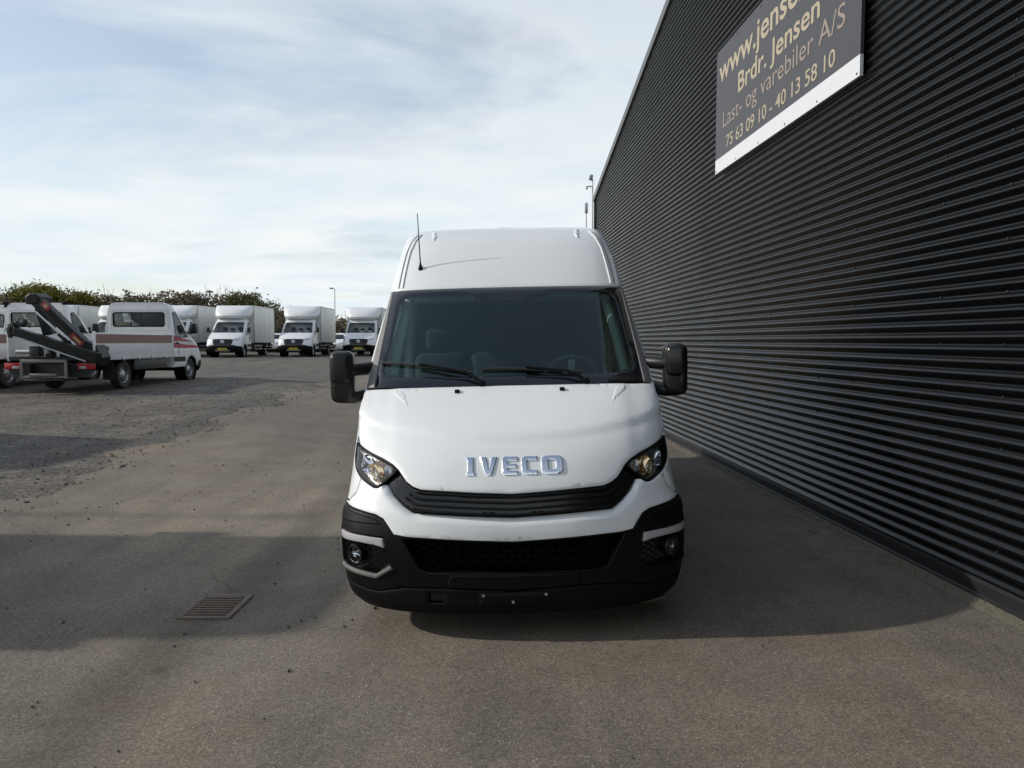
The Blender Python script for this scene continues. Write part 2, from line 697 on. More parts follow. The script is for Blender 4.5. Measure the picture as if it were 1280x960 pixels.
def gz(x, y):
    return float(gz_arr(np.array([x]), np.array([y]))[0])


def ground_grid(name, xs, ys, m, lift=0.0, edge=None):
    X, Y = np.meshgrid(xs, ys)
    if edge is not None:
        X = edge(X, Y)
    Z = gz_arr(X, Y) + lift
    if edge is not None:
        Z[:, -1] -= 0.022          # the outer rim dives under the asphalt
    V = np.stack([X.ravel(), Y.ravel(), Z.ravel()], 1)
    nx = len(xs)
    F_ = [(j * nx + i, j * nx + i + 1, (j + 1) * nx + i + 1, (j + 1) * nx + i) for j in range(len(ys) - 1) for i in range(nx - 1)]
    return mesh_obj(name, V, F_, m, None, 60)


def ground_mat(name, base, warm, dark, grain, speck, bumps, strip=False):
    m = bpy.data.materials.new(name)
    m.use_nodes = True
    t = m.node_tree
    b = t.nodes['Principled BSDF']
    b.inputs['Roughness'].default_value = 0.82
    b.inputs['Specular IOR Level'].default_value = 0.35
    tc = t.nodes.new('ShaderNodeTexCoord')

    def noise(scale, detail=5, rough=0.6, vec=None):
        n = t.nodes.new('ShaderNodeTexNoise')
        n.inputs['Scale'].default_value = scale
        n.inputs['Detail'].default_value = detail
        n.inputs['Roughness'].default_value = rough
        t.links.new(vec or tc.outputs['Object'], n.inputs['Vector'])
        return n.outputs['Fac']

    def rampn(fac, p0, c0, p1, c1):
        r = t.nodes.new('ShaderNodeValToRGB')
        r.color_ramp.elements[0].position = p0
        r.color_ramp.elements[0].color = (*c0, 1)
        r.color_ramp.elements[1].position = p1
        r.color_ramp.elements[1].color = (*c1, 1)
        t.links.new(fac, r.inputs[0])
        return r.outputs[0]

    def mixc(kind, fac, a, c):
        mx = t.nodes.new('ShaderNodeMix')
        mx.data_type = 'RGBA'
        mx.blend_type = kind
        if isinstance(fac, (int, float)):
            mx.inputs['Factor'].default_value = fac
        else:
            t.links.new(fac, mx.inputs['Factor'])
        for s, k in ((a, 'A'), (c, 'B')):
            if isinstance(s, tuple):
                mx.inputs[6 if k == 'A' else 7].default_value = (*s, 1)
            else:
                t.links.new(s, mx.inputs[6 if k == 'A' else 7])
        return mx.outputs[2]
    big = rampn(noise(0.35, 6, 0.6), 0.36, base, 0.66, warm)
    mid = rampn(noise(1.7, 6, 0.65), 0.35, dark, 0.62, (1, 1, 1))
    c = mixc('MULTIPLY', 1.0, big, mid)
    # stretched tyre-wear streaks along the drive direction
    mpn = t.nodes.new('ShaderNodeMapping')
    mpn.inputs['Scale'].default_value = (1.6, 0.12, 1)
    t.links.new(tc.outputs['Object'], mpn.inputs[0])
    st = rampn(noise(1.0, 4, 0.6, mpn.outputs[0]), 0.38, (0.84, 0.84, 0.85), 0.6, (1.04, 1.03, 1.02))
    c = mixc('MULTIPLY', 1.0, c, st)
    v = t.nodes.new('ShaderNodeTexVoronoi')
    v.inputs['Scale'].default_value = grain
    t.links.new(tc.outputs['Object'], v.inputs['Vector'])
    sepc = t.nodes.new('ShaderNodeSeparateColor')
    t.links.new(v.outputs['Color'], sepc.inputs[0])
    sp = rampn(sepc.outputs[0], 0.0, (0.62, 0.62, 0.63), 1.0, (speck, speck, speck * 0.98))
    c = mixc('MULTIPLY', 1.0, c, sp)
    br = rampn(sepc.outputs[1], 0.955, (0, 0, 0), 0.985, (0.12, 0.115, 0.10))
    c = mixc('ADD', 1.0, c, br)
    if strip:
        sx = t.nodes.new('ShaderNodeSeparateXYZ')
        t.links.new(tc.outputs['Object'], sx.inputs[0])
        wob = math_node('MULTIPLY', math_node('SUBTRACT', noise(0.9, 3), 0.5, tree=t), 0.5, tree=t)
        xx = math_node('ADD', sx.outputs['X'], wob, tree=t)
        dx = math_node('ABSOLUTE', math_node('ADD', xx, 1.93, tree=t), tree=t)
        s1 = rampn(dx, 0.05, (0.70, 0.69, 0.68), 0.26, (1, 1, 1))
        c = mixc('MULTIPLY', 1.0, c, s1)
        oil = rampn(noise(2.3, 3, 0.5), 0.68, (1, 1, 1), 0.75, (0.66, 0.63, 0.60))
        c = mixc('MULTIPLY', 1.0, c, oil)
        dn = t.nodes.new('ShaderNodeTexNoise')
        dn.inputs['Scale'].default_value = 1.4
        dn.inputs['Detail'].default_value = 6
        t.links.new(tc.outputs['Object'], dn.inputs['Vector'])
        vm = t.nodes.new('ShaderNodeVectorMath')
        vm.operation = 'MULTIPLY_ADD'
        vm.inputs[1].default_value = (0.9, 0.9, 0)
        t.links.new(dn.outputs['Color'], vm.inputs[0])
        t.links.new(tc.outputs['Object'], vm.inputs[2])
        vc = t.nodes.new('ShaderNodeTexVoronoi')
        vc.feature = 'DISTANCE_TO_EDGE'
        vc.inputs['Scale'].default_value = 0.42
        t.links.new(vm.outputs[0], vc.inputs['Vector'])
        crk = rampn(vc.outputs['Distance'], 0.0015, (1, 1, 1), 0.0045, (0, 0, 0))
        where = rampn(noise(0.5, 3, 0.5), 0.50, (0, 0, 0), 0.60, (0.55, 0.55, 0.55))
        crk = mixc('MULTIPLY', 1.0, crk, where)
        rust = rampn(noise(0.8, 5, 0.6), 0.55, (1, 1, 1), 0.72, (1.10, 0.98, 0.90))
        c = mixc('MULTIPLY', 1.0, c, rust)
        c = mixc('MIX', crk, c, (0.035, 0.032, 0.028))
    t.links.new(c, b.inputs['Base Color'])
    bp = t.nodes.new('ShaderNodeBump')
    bp.inputs['Strength'].default_value = bumps
    bp.inputs['Distance'].default_value = 0.006
    hh = math_node('ADD', v.outputs['Distance'], noise(grain * 2.2, 3), tree=t)
    t.links.new(hh, bp.inputs['Height'])
    t.links.new(bp.outputs[0], b.inputs['Normal'])
    return m


ASPH = ground_mat('asphalt', (0.158, 0.140, 0.116), (0.212, 0.181, 0.140), (0.80, 0.79, 0.78), 130, 1.36, 0.5, strip=True)
GRAV = ground_mat('gravel', (0.078, 0.070, 0.061), (0.118, 0.103, 0.085), (0.55, 0.55, 0.55), 30, 2.0, 1.0)
xs = np.concatenate([np.array([-400, -250, -150, -110, -85, -65, -50, -40]), np.arange(-32, -12, 1.5), np.arange(-12, 5, 0.35), np.array([5, 7, 10, 20, 50, 120, 300])])
ys = np.concatenate([np.array([-150, -60, -25, -12, -6]), np.arange(-3, 26, 0.4), np.arange(26, 80, 2.0), np.array([80, 95, 120, 170, 250, 400, 900])])
tag(ground_grid('ground', xs, ys, ASPH), kind='structure')


def gedge(X, Y):
    w = 0.28 * np.sin(Y * 1.7) + 0.16 * np.sin(Y * 4.1 + 1) + 0.07 * np.sin(Y * 9.7 + 2)
    k = np.clip((X + 9) / 3.8, 0, 1)
    return X + k * (w - 0.10 * np.clip(Y - 22, 0, 30))


tag(ground_grid('gravel_yard', np.concatenate([np.array([-90, -60, -45, -35, -28, -22, -18, -15, -13, -11.5, -10, -9]), np.arange(-8.4, -5.0, 0.3)]),
                np.concatenate([np.arange(6.2, 24, 0.3), np.arange(24, 59, 2.0)]), GRAV, 0.006, gedge), kind='structure')


def stone_mesh(pts, seed):
    r = np.random.RandomState(seed)
    base = np.array([(1, 0, 0), (-1, 0, 0), (0, 1, 0), (0, -1, 0), (0, 0, 1), (0, 0, -1), (.6, .6, .5), (-.6, -.6, .5)], float)
    F0 = [(6, 0, 2), (4, 6, 2), (4, 0, 6), (2, 1, 4), (4, 1, 7), (7, 1, 3), (4, 7, 3), (4, 3, 0), (2, 0, 5), (1, 2, 5), (3, 1, 5), (0, 3, 5)]
    V, Fc = [], []
    for (x, y, s) in pts:
        b = base * (r.uniform(0.6, 1.3, (8, 1))) * np.array([s, s * r.uniform(.6, 1.2), s * r.uniform(.45, .8)])
        a = r.uniform(0, 6.28)
        c_, s_ = math.cos(a), math.sin(a)
        q = b.copy()
        q[:, 0] = b[:, 0] * c_ - b[:, 1] * s_
        q[:, 1] = b[:, 0] * s_ + b[:, 1] * c_
        q += np.array([x, y, gz(x, y) + s * 0.25 + 0.003])
        k = len(V)
        V += q.tolist()
        Fc += [tuple(i + k for i in f) for f in F0]
    return V, Fc


pts = []
r_ = np.random.RandomState(3)
for _ in range(620):
    y = 2.6 + 7.6 * r_.rand() ** 1.1
    x = -5.2 + 4.4 * r_.rand() ** 1.6
    pts.append((x, y, 0.004 + 0.011 * r_.rand() ** 2.8))
for _ in range(60):
    pts.append((r_.uniform(-1.2, 3.0), r_.uniform(1.9, 4.4), 0.003 + 0.006 * r_.rand() ** 3))
V, Fc = stone_mesh(pts, 5)
tag(mesh_obj('loose_stones', V, Fc, STONE), 'loose pebbles scattered over the asphalt', 'pebbles', kind='stuff')
pts = []
for _ in range(2600):
    y = 6.3 + 14 * r_.rand() ** 1.4
    x = -5.0 - 9 * r_.rand() ** 1.5
    pts.append((x, y, 0.008 + 0.02 * r_.rand() ** 3))
V, Fc = stone_mesh(pts, 6)
tag(mesh_obj('gravel_stones', V, Fc, STONE), 'coarse loose gravel on the yard beside the asphalt', 'gravel', kind='stuff')

# ------------------------------------------------------------------ drain grate
dr = empty('drain_grate', (-1.94, 4.62, gz(-1.94, 4.62) + 0.0025))
tag(dr, 'rusty rectangular cast iron drain grate sunk in the asphalt', 'drain grate')
W_, D_ = 0.305, 0.375
boxes('frame', [((-W_ / 2, 0, 0.004), (0.04, D_ + 0.04, 0.016)), ((W_ / 2, 0, 0.004), (0.04, D_ + 0.04, 0.016)),
                ((0, D_ / 2 + 0.012, 0.003), (W_ - 0.04, 0.055, 0.015)), ((0, -D_ / 2, 0.003), (W_ - 0.04, 0.04, 0.015))], IRON, dr, 0.004, False)
box('sump', (0, 0, -0.001), (W_ - 0.03, D_ - 0.03, 0.006), PIT, dr)
b0 = None
for k in range(8):
    yy = -D_ / 2 + 0.048 + k * (D_ - 0.085) / 7
    if b0 is None:
        b0 = box('grate_bar', (0, 0, 0.007), (W_ - 0.045, 0.019, 0.012), IRON, dr, 0.003)
        b0.location.y = yy
    else:
        c = b0.copy()
        col.objects.link(c)
        c.parent = dr
        c.location.y = yy

# ------------------------------------------------------------------ warehouse
WD = Vector((-0.053, 1, 0)).normalized()
wh = empty('warehouse', (3.10, 4.27, 0), (0, 0, math.atan2(0.053, 1)))
tag(wh, 'black corrugated metal clad warehouse with sloping gable roof right of the van', 'warehouse')
S0, S1, RIDGE = -14.55, 15.56, 0.5
ZE, SL = 5.60, 0.2465


def ztop(s):
    return ZE + SL * (S1 - RIDGE) - SL * abs(s - RIDGE)


PITCH = 0.0825
prof = [(0.00, 0.97), (0.05, 1.0), (0.12, 0.95), (0.18, 0.83), (0.38, 0.22), (0.44, 0.07), (0.50, 0.0), (0.56, 0.01), (0.62, 0.08), (0.70, 0.25), (0.88, 0.76), (0.95, 0.91)]
DEPTH = 0.028
NR = 14
seams = [S0, -4.1, 6.35, S1]
for si in range(3):
    a, b = seams[si] + (0.001 if si else 0), seams[si + 1]
    k = 0
    while True:
        z0 = 0.15 + k * NR * PITCH
        if z0 > max(ztop(a), ztop(b), ztop(RIDGE) if a < RIDGE < b else 0) - 0.02:
            break
        rows = []
        for i in range(NR):
            for (f, o) in prof:
                rows.append((z0 + (i + f) * PITCH, -DEPTH * o))
        rows.append((z0 + NR * PITCH, -DEPTH * 0.97))
        bm = bmesh.new()
        nseg = 28
        wob = [rng.uniform(-.0007, .0007) for _ in range((nseg + 1) * 3)]
        wz = [rng.uniform(-.0005, .0005) for _ in range(nseg + 1)]
        vv = [[bm.verts.new((x - 0.0008 * (si % 2) + wob[j * 3 + (i * 3) // len(rows)], a + (b - a) * j / nseg, z + wz[j])) for j in range(nseg + 1)] for i, (z, x) in enumerate(rows)]
        for i in range(len(rows) - 1):
            for j in range(nseg):
                bm.faces.new((vv[i][j], vv[i + 1][j], vv[i + 1][j + 1], vv[i][j + 1]))
        for sgn in (1, -1):
            nrm = Vector((0, SL * sgn, 1)).normalized()
            bmesh.ops.bisect_plane(bm, geom=list(bm.verts) + list(bm.edges) + list(bm.faces), plane_co=(0, RIDGE, ztop(RIDGE) - 0.03), plane_no=nrm, clear_outer=True)
        if len(bm.faces) == 0:
            bm.free()
            break
        for f in bm.faces:
            f.smooth = True
        me = bpy.data.meshes.new('cladding_sheet')
        bm.to_mesh(me)
        bm.free()
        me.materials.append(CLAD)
        o = bpy.data.objects.new('cladding_sheet', me)
        col.objects.link(o)
        o.parent = wh
        k += 1
# fasteners
V, Fc = [], []
s = S0 + 0.4
ci = 0
while s < S1:
    k = 2
    while True:
        z = 0.15 + (k + 0.52) * PITCH
        if z > ztop(s) - 0.2:
            break
        if -2.5 < s and z < 9:
            ds = rng.uniform(-0.015, 0.015)
            n = len(V)
            for (rr, xo) in ((0.008, -0.0005), (0.008, -0.006)):
                for q in range(6):
                    V.append((xo, s + ds + rr * math.cos(q * 1.047), z + rr * math.sin(q * 1.047)))
            Fc.append(tuple(n + 6 + q for q in range(6))[::-1])
            Fc += [(n + q, n + (q + 1) % 6, n + 6 + (q + 1) % 6, n + 6 + q) for q in range(6)]
        k += 4
    s += 1.18 if ci % 2 else 0.62
    ci += 1
tag(mesh_obj('cladding_screws', V, Fc, SCREW, wh), kind='stuff')
# gable edge flashing, corner trim and base flashing
for (s0, s1) in ((RIDGE, S1 + 0.06), (S0 - 0.06, RIDGE)):
    z0_, z1_ = ztop(s0), ztop(s1)
    prism('roof_edge_flashing', [(s0, z0_ - 0.11), (s1, z1_ - 0.11), (s1, z1_ + 0.05), (s0, z0_ + 0.05)], -0.062, 0.25, FLASH, wh, 'X')
box('corner_trim', (-0.012, S1 + 0.005, (ZE - 0.1) / 2 + 0.05), (0.07, 0.11, ZE - 0.16), PLINTH, wh)
prism('base_flashing', [(-0.052, -0.10), (-0.052, 0.045), (-0.036, 0.055), (-0.036, 0.125), (-0.030, 0.148), (0.02, 0.152), (0.02, -0.10)], S0, S1, PLINTH, wh, 'Y')
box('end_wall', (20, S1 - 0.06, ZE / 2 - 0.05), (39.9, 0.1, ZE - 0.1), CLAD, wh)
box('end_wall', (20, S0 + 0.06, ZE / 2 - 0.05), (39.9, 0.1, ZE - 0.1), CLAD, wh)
for sg in (1, -1):
    e = S1 if sg > 0 else S0
    prism('roof_slope', [(RIDGE, ztop(RIDGE) - 0.08), (e, ZE - 0.08), (e, ZE - 0.02), (RIDGE, ztop(RIDGE) - 0.02)], 0.26, 40, ROOFM, wh, 'X')

# dirt and dry weeds gathered along the base of the wall
rr = np.random.RandomState(12)
ss = np.arange(-4, 15.4, 0.12)
V, Fc = [], []
for i, q in enumerate(ss):
    wdt = 0.06 + 0.05 * (0.5 + 0.5 * math.sin(q * 2.3)) + 0.035 * rr.rand()
    base = Vector((3.10, 4.27, 0)) + WD * float(q)
    n_ = Vector((-WD.y, WD.x, 0))
    for d_, hz in ((0.045, 0.022), (0.045 + wdt * 0.5, 0.014), (0.045 + wdt, 0.003)):
        p = base + n_ * d_
        V.append((p.x, p.y, gz(p.x, p.y) + hz))
    if i:
        k = 3 * i
        Fc += [(k - 3, k - 2, k + 1, k), (k - 2, k - 1, k + 2, k + 1)]
DIRT = mat('dirt', (0.15, 0.135, 0.10), 0.95, noise=(18, 0.7, (0.085, 0.08, 0.06)), bump=(60, 0.8))
tag(mesh_obj('dirt_strip', V, Fc, DIRT, None, 60), 'sandy dirt collected along the foot of the black wall', 'dirt', kind='stuff')
V, Fc = [], []
for _ in range(420):
    q = rr.uniform(-2.5, 9)
    p = Vector((3.10, 4.27, 0)) + WD * q + Vector((-WD.y, WD.x, 0)) * rr.uniform(0.055, 0.14)
    z = gz(p.x, p.y) + 0.01
    a = rr.uniform(0, 6.28)
    h = rr.uniform(0.012, 0.05)
    w = 0.004
    k = len(V)
    lx, ly = rr.uniform(-.02, .02, 2)
    V += [(p.x - w * math.cos(a), p.y - w * math.sin(a), z), (p.x + w * math.cos(a), p.y + w * math.sin(a), z), (p.x + lx, p.y + ly, z + h)]
    Fc.append((k, k + 1, k + 2))
tag(mesh_obj('dry_weeds', V, Fc, WEED), 'tiny dry weeds at the foot of the black wall', 'weeds', kind='stuff')

# ------------------------------------------------------------------ sign board on the wall
sg = empty('sign_board', tuple(Vector((3.10, 4.27, 3.925)) + WD * 3.745), (0, 0, math.atan2(0.053, 1)))
tag(sg, 'brown company sign board with gold lettering and white lower edge on the black wall', 'sign')
box('board', (-0.062, 0, 0.18 + 0.70), (0.03, 3.63, 1.40), SIGNB, sg)
box('white_band', (-0.063, 0, 0.089), (0.03, 3.63, 0.178), SIGNW, sg)
boxes('bracket', [((-0.0355, yy, 0.8), (0.022, 0.06, 1.4)) for yy in (-1.5, 0, 1.5)], STEEL, sg)
bm = bmesh.new()
for yy in np.linspace(-1.77, 1.77, 6):
    for zz in (0.03, 1.54):
        add_box(bm, (-0.080, yy, zz), (0.006, 0.018, 0.018), 0.002, 1)
tag(bm_obj('sign_screws', bm, STEEL, sg), kind='stuff')


def sign_text(body, s_left, s_right, base_z, cap, m, bold):
    cu = bpy.data.curves.new('txt', 'FONT')
    cu.body = body
    cu.size = 1.0
    cu.extrude = 0.004
    cu.offset = bold
    cu.resolution_u = 4
    to = bpy.data.objects.new('txt', cu)
    col.objects.link(to)
    dg = bpy.context.evaluated_depsgraph_get()
    me = bpy.data.meshes.new_from_object(to.evaluated_get(dg))
    bpy.data.objects.remove(to)
    co = np.array([v.co[:] for v in me.vertices])
    x0, x1 = co[:, 0].min(), co[:, 0].max()
    sx = (s_left - s_right) / (x1 - x0)
    szz = cap / 0.70
    for v in me.vertices:
        x, y, z = v.co
        v.co = (-0.0782 - z * 0.5, s_left - 3.745 - (x - x0) * sx, (base_z - 3.925) + y * szz)
    # one part per word: letters closer than a word space stay together
    bm = bmesh.new()
    bm.from_mesh(me)
    todo = set(bm.faces)
    isl = []
    while todo:
        st = [todo.pop()]
        fs = list(st)
        while st:
            f = st.pop()
            for e in f.edges:
                for g in e.link_faces:
                    if g in todo:
                        todo.remove(g)
                        st.append(g)
                        fs.append(g)
        yy = [v.co.y for f in fs for v in f.verts]
        isl.append((min(yy), max(yy), fs))
    isl.sort(key=lambda q: q[0])
    words = []
    for q in isl:
        if words and q[0] - words[-1][0] < 0.14 * sx:
            words[-1][0] = max(words[-1][0], q[1])
            words[-1][1].extend(q[2])
        else:
            words.append([q[1], list(q[2])])
    for w in words:
        vi = {}
        Vw, Fw = [], []
        for f in w[1]:
            ids = []
            for v in f.verts:
                if v not in vi:
                    vi[v] = len(Vw)
                    Vw.append(v.co.copy())
                ids.append(vi[v])
            Fw.append(ids)
        mesh_obj('lettering', Vw, Fw, m, sg)
    bm.free()


sign_text('www.jensen', 5.45, 2.90, 5.075, 0.29, GOLD, 0.014)
sign_text('Brdr. Jensen', 4.76, 2.67, 4.735, 0.235, GOLD, 0.013)
sign_text('Last- og varebiler A/S', 5.28, 2.19, 4.46, 0.205, COPPER, 0.0)
sign_text('75 63 09 10 - 40 13 58 10', 5.15, 2.355, 4.175, 0.155, GOLD, 0.004)

# ------------------------------------------------------------------ masts beyond the corner of the wall
def mast(x, y, h, label, head):
    r0 = empty('floodlight_mast', (x, y, 0))
    tag(r0, label, 'mast', 'masts by the warehouse corner')
    tube('pole', [(0, 0, -0.05), (0, 0, h * 0.5), (0, 0, h - 0.1)], [0.03, 0.022, 0.016], ZINC, r0, 8)
    if head:
        box('lamp_head', (-0.05, -0.02, h - 0.06), (0.10, 0.10, 0.16), ZINC, r0, 0.02, rot=(0.3, 0.2, 0))
        box('bracket', (-0.10, 0, h - 0.30), (0.16, 0.03, 0.03), ZINC, r0)
        box('sensor', (-0.16, 0, h - 0.34), (0.05, 0.06, 0.08), LAMPW, r0, 0.01)
    else:
        box('lamp_head', (0.0, 0, h - 0.10), (0.09, 0.09, 0.30), ZINC, r0, 0.02)


mast(2.21, 20.02, 6.22, 'thin grey mast with floodlight head rising above the roof corner', True)
mast(2.16, 21.2, 5.65, 'shorter plain grey mast just behind the floodlight mast', False)


def lamp_post(x, y, h, label):
    z = gz(x, y)
    r0 = empty('lamp_post', (x, y, z))
    tag(r0, label, 'lamp post', 'lamp posts on the yard')
    tube('pole', [(0, 0, -0.05), (0, 0, 1.2), (0, 0, h)], [0.07, 0.05, 0.032], ZINC, r0, 8)
    tube('arm', [(0, 0, h - 0.02), (-0.05, 0, h + 0.05), (-0.18, 0, h + 0.08)], 0.03, ZINC, r0, 6)
    box('lamp_head', (-0.26, 0, h + 0.08), (0.28, 0.18, 0.09), STEEL, r0, 0.03)
    return r0


lamp_post(-14.2, 58, 4.95, 'tall slim street lamp beyond the box trucks, left of the van mirror')
lamp_post(-15.5, 6.55, 7.0, 'tall street lamp on the yard left of the picture')


# ------------------------------------------------------------------ wheel
def make_wheel(parent, x, y, r=0.35, w=0.22, side=1, n=32):
    t = lathe('tyre', [(r * .62, -w * .42), (r * .90, -w * .5), (r * .975, -w * .42), (r, -w * .30), (r, w * .30), (r * .975, w * .42), (r * .90, w * .5), (r * .62, w * .42)], RUBBER, None, 'X', n)
    wl = empty('wheel', (x, y, r))
    wl.parent = parent
    t.parent = wl
    rim = lathe('rim', [(r * .64, w * .40), (r * .60, w * .30), (r * .55, w * .18), (r * .30, w * .30), (r * .22, w * .40), (r * .10, w * .42), (0.001, w * .42)], RIM, wl, 'X', n)
    bm = bmesh.new()
    for k in range(10):
        a = 2 * math.pi * k / 10
        add_box(bm, (w * .285, r * .42 * math.cos(a), r * .42 * math.sin(a)), (0.02, r * .11, r * .11), 0.006, 1, (a, 0, 0))
    bm_obj('rim_holes', bm, DARKPL, wl, 40)
    if side < 0:
        wl.rotation_euler = (0, 0, math.pi)
    return wl


# ------------------------------------------------------------------ the white van
VAN = Surf([
    (0.16, .16, .035, .95, .50, 2.7), (0.22, .22, .02, 1.0, .47, 2.7), (0.30, .30, .018, 1.022, .45, 2.7),
    (0.45, .45, .008, 1.042, .44, 2.7), (0.59, .59, .00, 1.044, .44, 2.6), (0.71, .71, .015, 1.034, .46, 2.5),
    (0.78, .78, .03, 1.012, .49, 2.45), (0.87, .87, .06, 1.003, .51, 2.4), (0.98, .98, .13, .998, .52, 2.4),
    (1.06, 1.06, .21, .996, .50, 2.4), (1.13, 1.13, .31, .995, .45, 2.4), (1.25, 1.25, .555, 1.010, .34, 2.5),
    (1.39, 1.39, .85, 1.010, .24, 2.6), (1.60, 1.60, 1.06, .990, .25, 2.6), (1.85, 1.85, 1.315, .958, .26, 2.6),
    (2.10, 2.10, 1.58, .922, .25, 2.7), (2.25, 2.25, 1.74, .907, .25, 2.8), (2.42, 2.42, 1.95, .888, .25, 2.9),
    (2.55, 2.55, 2.15, .873, .25, 3.0), (2.62, 2.63, 2.32, .864, .25, 3.1), (2.68, 2.69, 2.50, .84, .25, 3.2),
    (2.72, 2.72, 2.66, .78, .25, 3.2), (2.75, 2.735, 2.85, .68, .25, 3.0)])
ROLL = R(-1.3)
van = empty('panel_van', (0.0229, 3.95, 0.0005), (0, ROLL, R(0.5)))
tag(van, 'white high-roof panel van facing the camera with black bumper and chrome lettering', 'van')
YR = 6.25
AX1, AX2, WR = 1.05, 4.57, 0.36


def va(v, y):
    return (VAN.ua(v, y), v)


def arch(ax, r, z0, a0, a1, n=14):
    return [va(z0 + r * math.sin(R(a0 + (a1 - a0) * k / n)), ax - r * math.cos(R(a0 + (a1 - a0) * k / n))) for k in range(n + 1)]


# dark underlay so that the joints between the panels read as shadow gaps
panel(VAN, 'inner_shell', [sym([(0, 1.385), (.98, 1.375), (1.06, 1.2), (1.12, 1.0), (1.20, .72), va(.60, .60), va(.4, .55), va(.2, .5), (0, .18)])], DARKPL, van, -0.135, 0, .07, .05, 0)

# bonnet
hood = [(0, 1.389), (.5, 1.387), (.9, 1.382), (1.0, 1.376), (1.036, 1.30), (1.056, 1.20), (1.052, 1.12), (1.02, 1.078), (.91, 1.052), (.787, 1.023), (.712, .994), (.67, .966),
        (.615, .908), (.573, .883), (.525, .868), (.365, .861), (.19, .851), (0, .842)]


def hood_disp(u, v):
    a = abs(u)
    # shallow raised power dome with soft shoulders
    t = min(max((0.80 + 0.12 * (v - 1.1) - a) / 0.10, 0), 1)
    k = min(max((v - 0.93) / 0.16, 0), 1)
    vc = 1.125 + 0.105 * a * a                     # fold running across the nose
    q = min(max((v - vc + 0.03) / 0.035, 0), 1)
    return 0.006 * t * t * (3 - 2 * t) * k + 0.014 * q * q * (3 - 2 * q)


panel(VAN, 'bonnet', [sym(hood)], PAINT, van, 0, 0.03, .03, .016, .006, .004, disp=hood_disp, step=.02)
both(lambda s: panel(VAN, 'bonnet_recess', [flip([(.775, 1.372), (.722, 1.372), (.694, 1.352), (.668, 1.30), (.640, 1.25), (.672, 1.285), (.735, 1.322), (.768, 1.345)], s)], PAINT, van, 0.0232, 0.010, .012, .008, .011, .0042, step=.008))
for s in (1, -1):
    nz = box('washer_nozzle', VAN.S(.345 * s, 1.352) + VAN.N(.345 * s, 1.352) * 0.027, (0.034, 0.03, 0.016), DARKPL, van, 0.005, rot=(0.45, 0, 0))

# upper white bumper, below grille and lamps
wb_low = [(1.135, .757), (1.0, .744), (.91, .737), (.80, .725), (.748, .705), (.71, .662), (.68, .623), (.607, .613), (.49, .608), (.37, .601), (.19, .592), (0, .584)]
wb = [(0, .712), (.25, .724), (.44, .735), (.572, .742), (.64, .78), (.707, .833), (.748, .888), (.802, .861), (.835, .860), (.95, .899), (.985, .815), (1.075, .762)]


def wb_disp(u, v):
    # chamfer running under the grille
    top = float(np.interp(abs(u), [0, .25, .44, .572, .64, .707, .75], [.712, .724, .735, .742, .78, .833, .89]))
    t = min(max((top - v) / 0.034, 0), 1)
    return 0.026 * (t - 1) if abs(u) < .76 else 0.0


panel(VAN, 'front_bumper', [sym(wb + wb_low)], PAINT, van, 0.004, 0.03, .03, .014, .004, .003, disp=wb_disp, step=.018)
boxes('paint_chip', [(VAN.S(u_, v_) + Vector((0, -0.0035, 0)), (0.004, 0.004, h_)) for (u_, v_, h_) in ((.035, .605, .016), (-.045, .60, .006))], GREYPL, van)

# grille
gr_in = [(0, .838), (.19, .847), (.365, .857), (.525, .863), (.575, .878), (.618, .904), (.674, .958), (.738, .909), (.742, .889), (.70, .838), (.634, .786), (.568, .748), (.44, .740), (.25, .729), (0, .717)]
panel(VAN, 'grille', [sym(gr_in)], GLOSSBLK, van, -0.022, 0.03, .04, .02, .004, .003)


def strip(name, f0, f1, u0, u1, m, off, thick, parent=van, surf=VAN, bev=.003, n=40):
    us = np.linspace(u0, u1, n)
    lp = [(float(u), f0(u)) for u in us] + [(float(u), f1(u)) for u in us[::-1]]
    return panel(surf, name, [lp], m, parent, off, thick, .05, .02, bev, .002, step=.03)


def gtop(u):
    return float(np.interp(abs(u), [0, .19, .365, .525, .575, .618, .66], [.838, .847, .857, .863, .878, .904, .94]))


def glow(u):
    return float(np.interp(abs(u), [0, .25, .44, .568, .634, .70], [.717, .729, .740, .748, .786, .838]))


for f, ue in ((0.90, .56), (0.62, .60), (0.34, .62), (0.08, .58)):
    strip('grille_slat', lambda u, f=f: glow(u) + (gtop(u) - glow(u)) * (f - 0.055), lambda u, f=f: glow(u) + (gtop(u) - glow(u)) * (f + 0.055), -ue, ue, PLASTIC, 0.004, 0.022)

# lower bumper with air intake and lamp recesses
bl_top = [(u, v - .005) for (u, v) in wb_low[::-1]]
crease = [(0, .297), (.39, .318), (.625, .317), (.80, .282), (1.1, .312), (1.3, .33)]
low_half = bl_top + [va(.752, .82), va(.66, .72), va(.56, .66), va(.45, .62), va(.335, .60)] + crease[::-1][1:]
intake = [(0, .573), (.19, .581), (.37, .590), (.49, .597), (.60, .601), (.628, .594), (.578, .505), (.53, .423), (.483, .406), (0, .40)]
fogin = [(1.14, .612), (.745, .605), (.715, .447), (.80, .388), (1.02, .402), (1.14, .412)]
panel(VAN, 'lower_bumper', [sym(low_half), sym(intake), fogin, mir(fogin)], PLASTIC, van, 0, 0.055, .03, .02, .005, .004, step=.02)
lip_half = [(u, v - .004) for (u, v) in crease] + [va(.33, .60), va(.25, .58), va(.17, .56), (.9, .165), (.5, .163), (0, .163)]
tow = [(-.49, .292), (-.40, .290), (-.405, .228), (-.485, .232)]
panel(VAN, 'bumper_lip', [sym(lip_half), tow], DARKPL, van, 0.003, 0.05, .03, .018, .004, .003, step=.02)
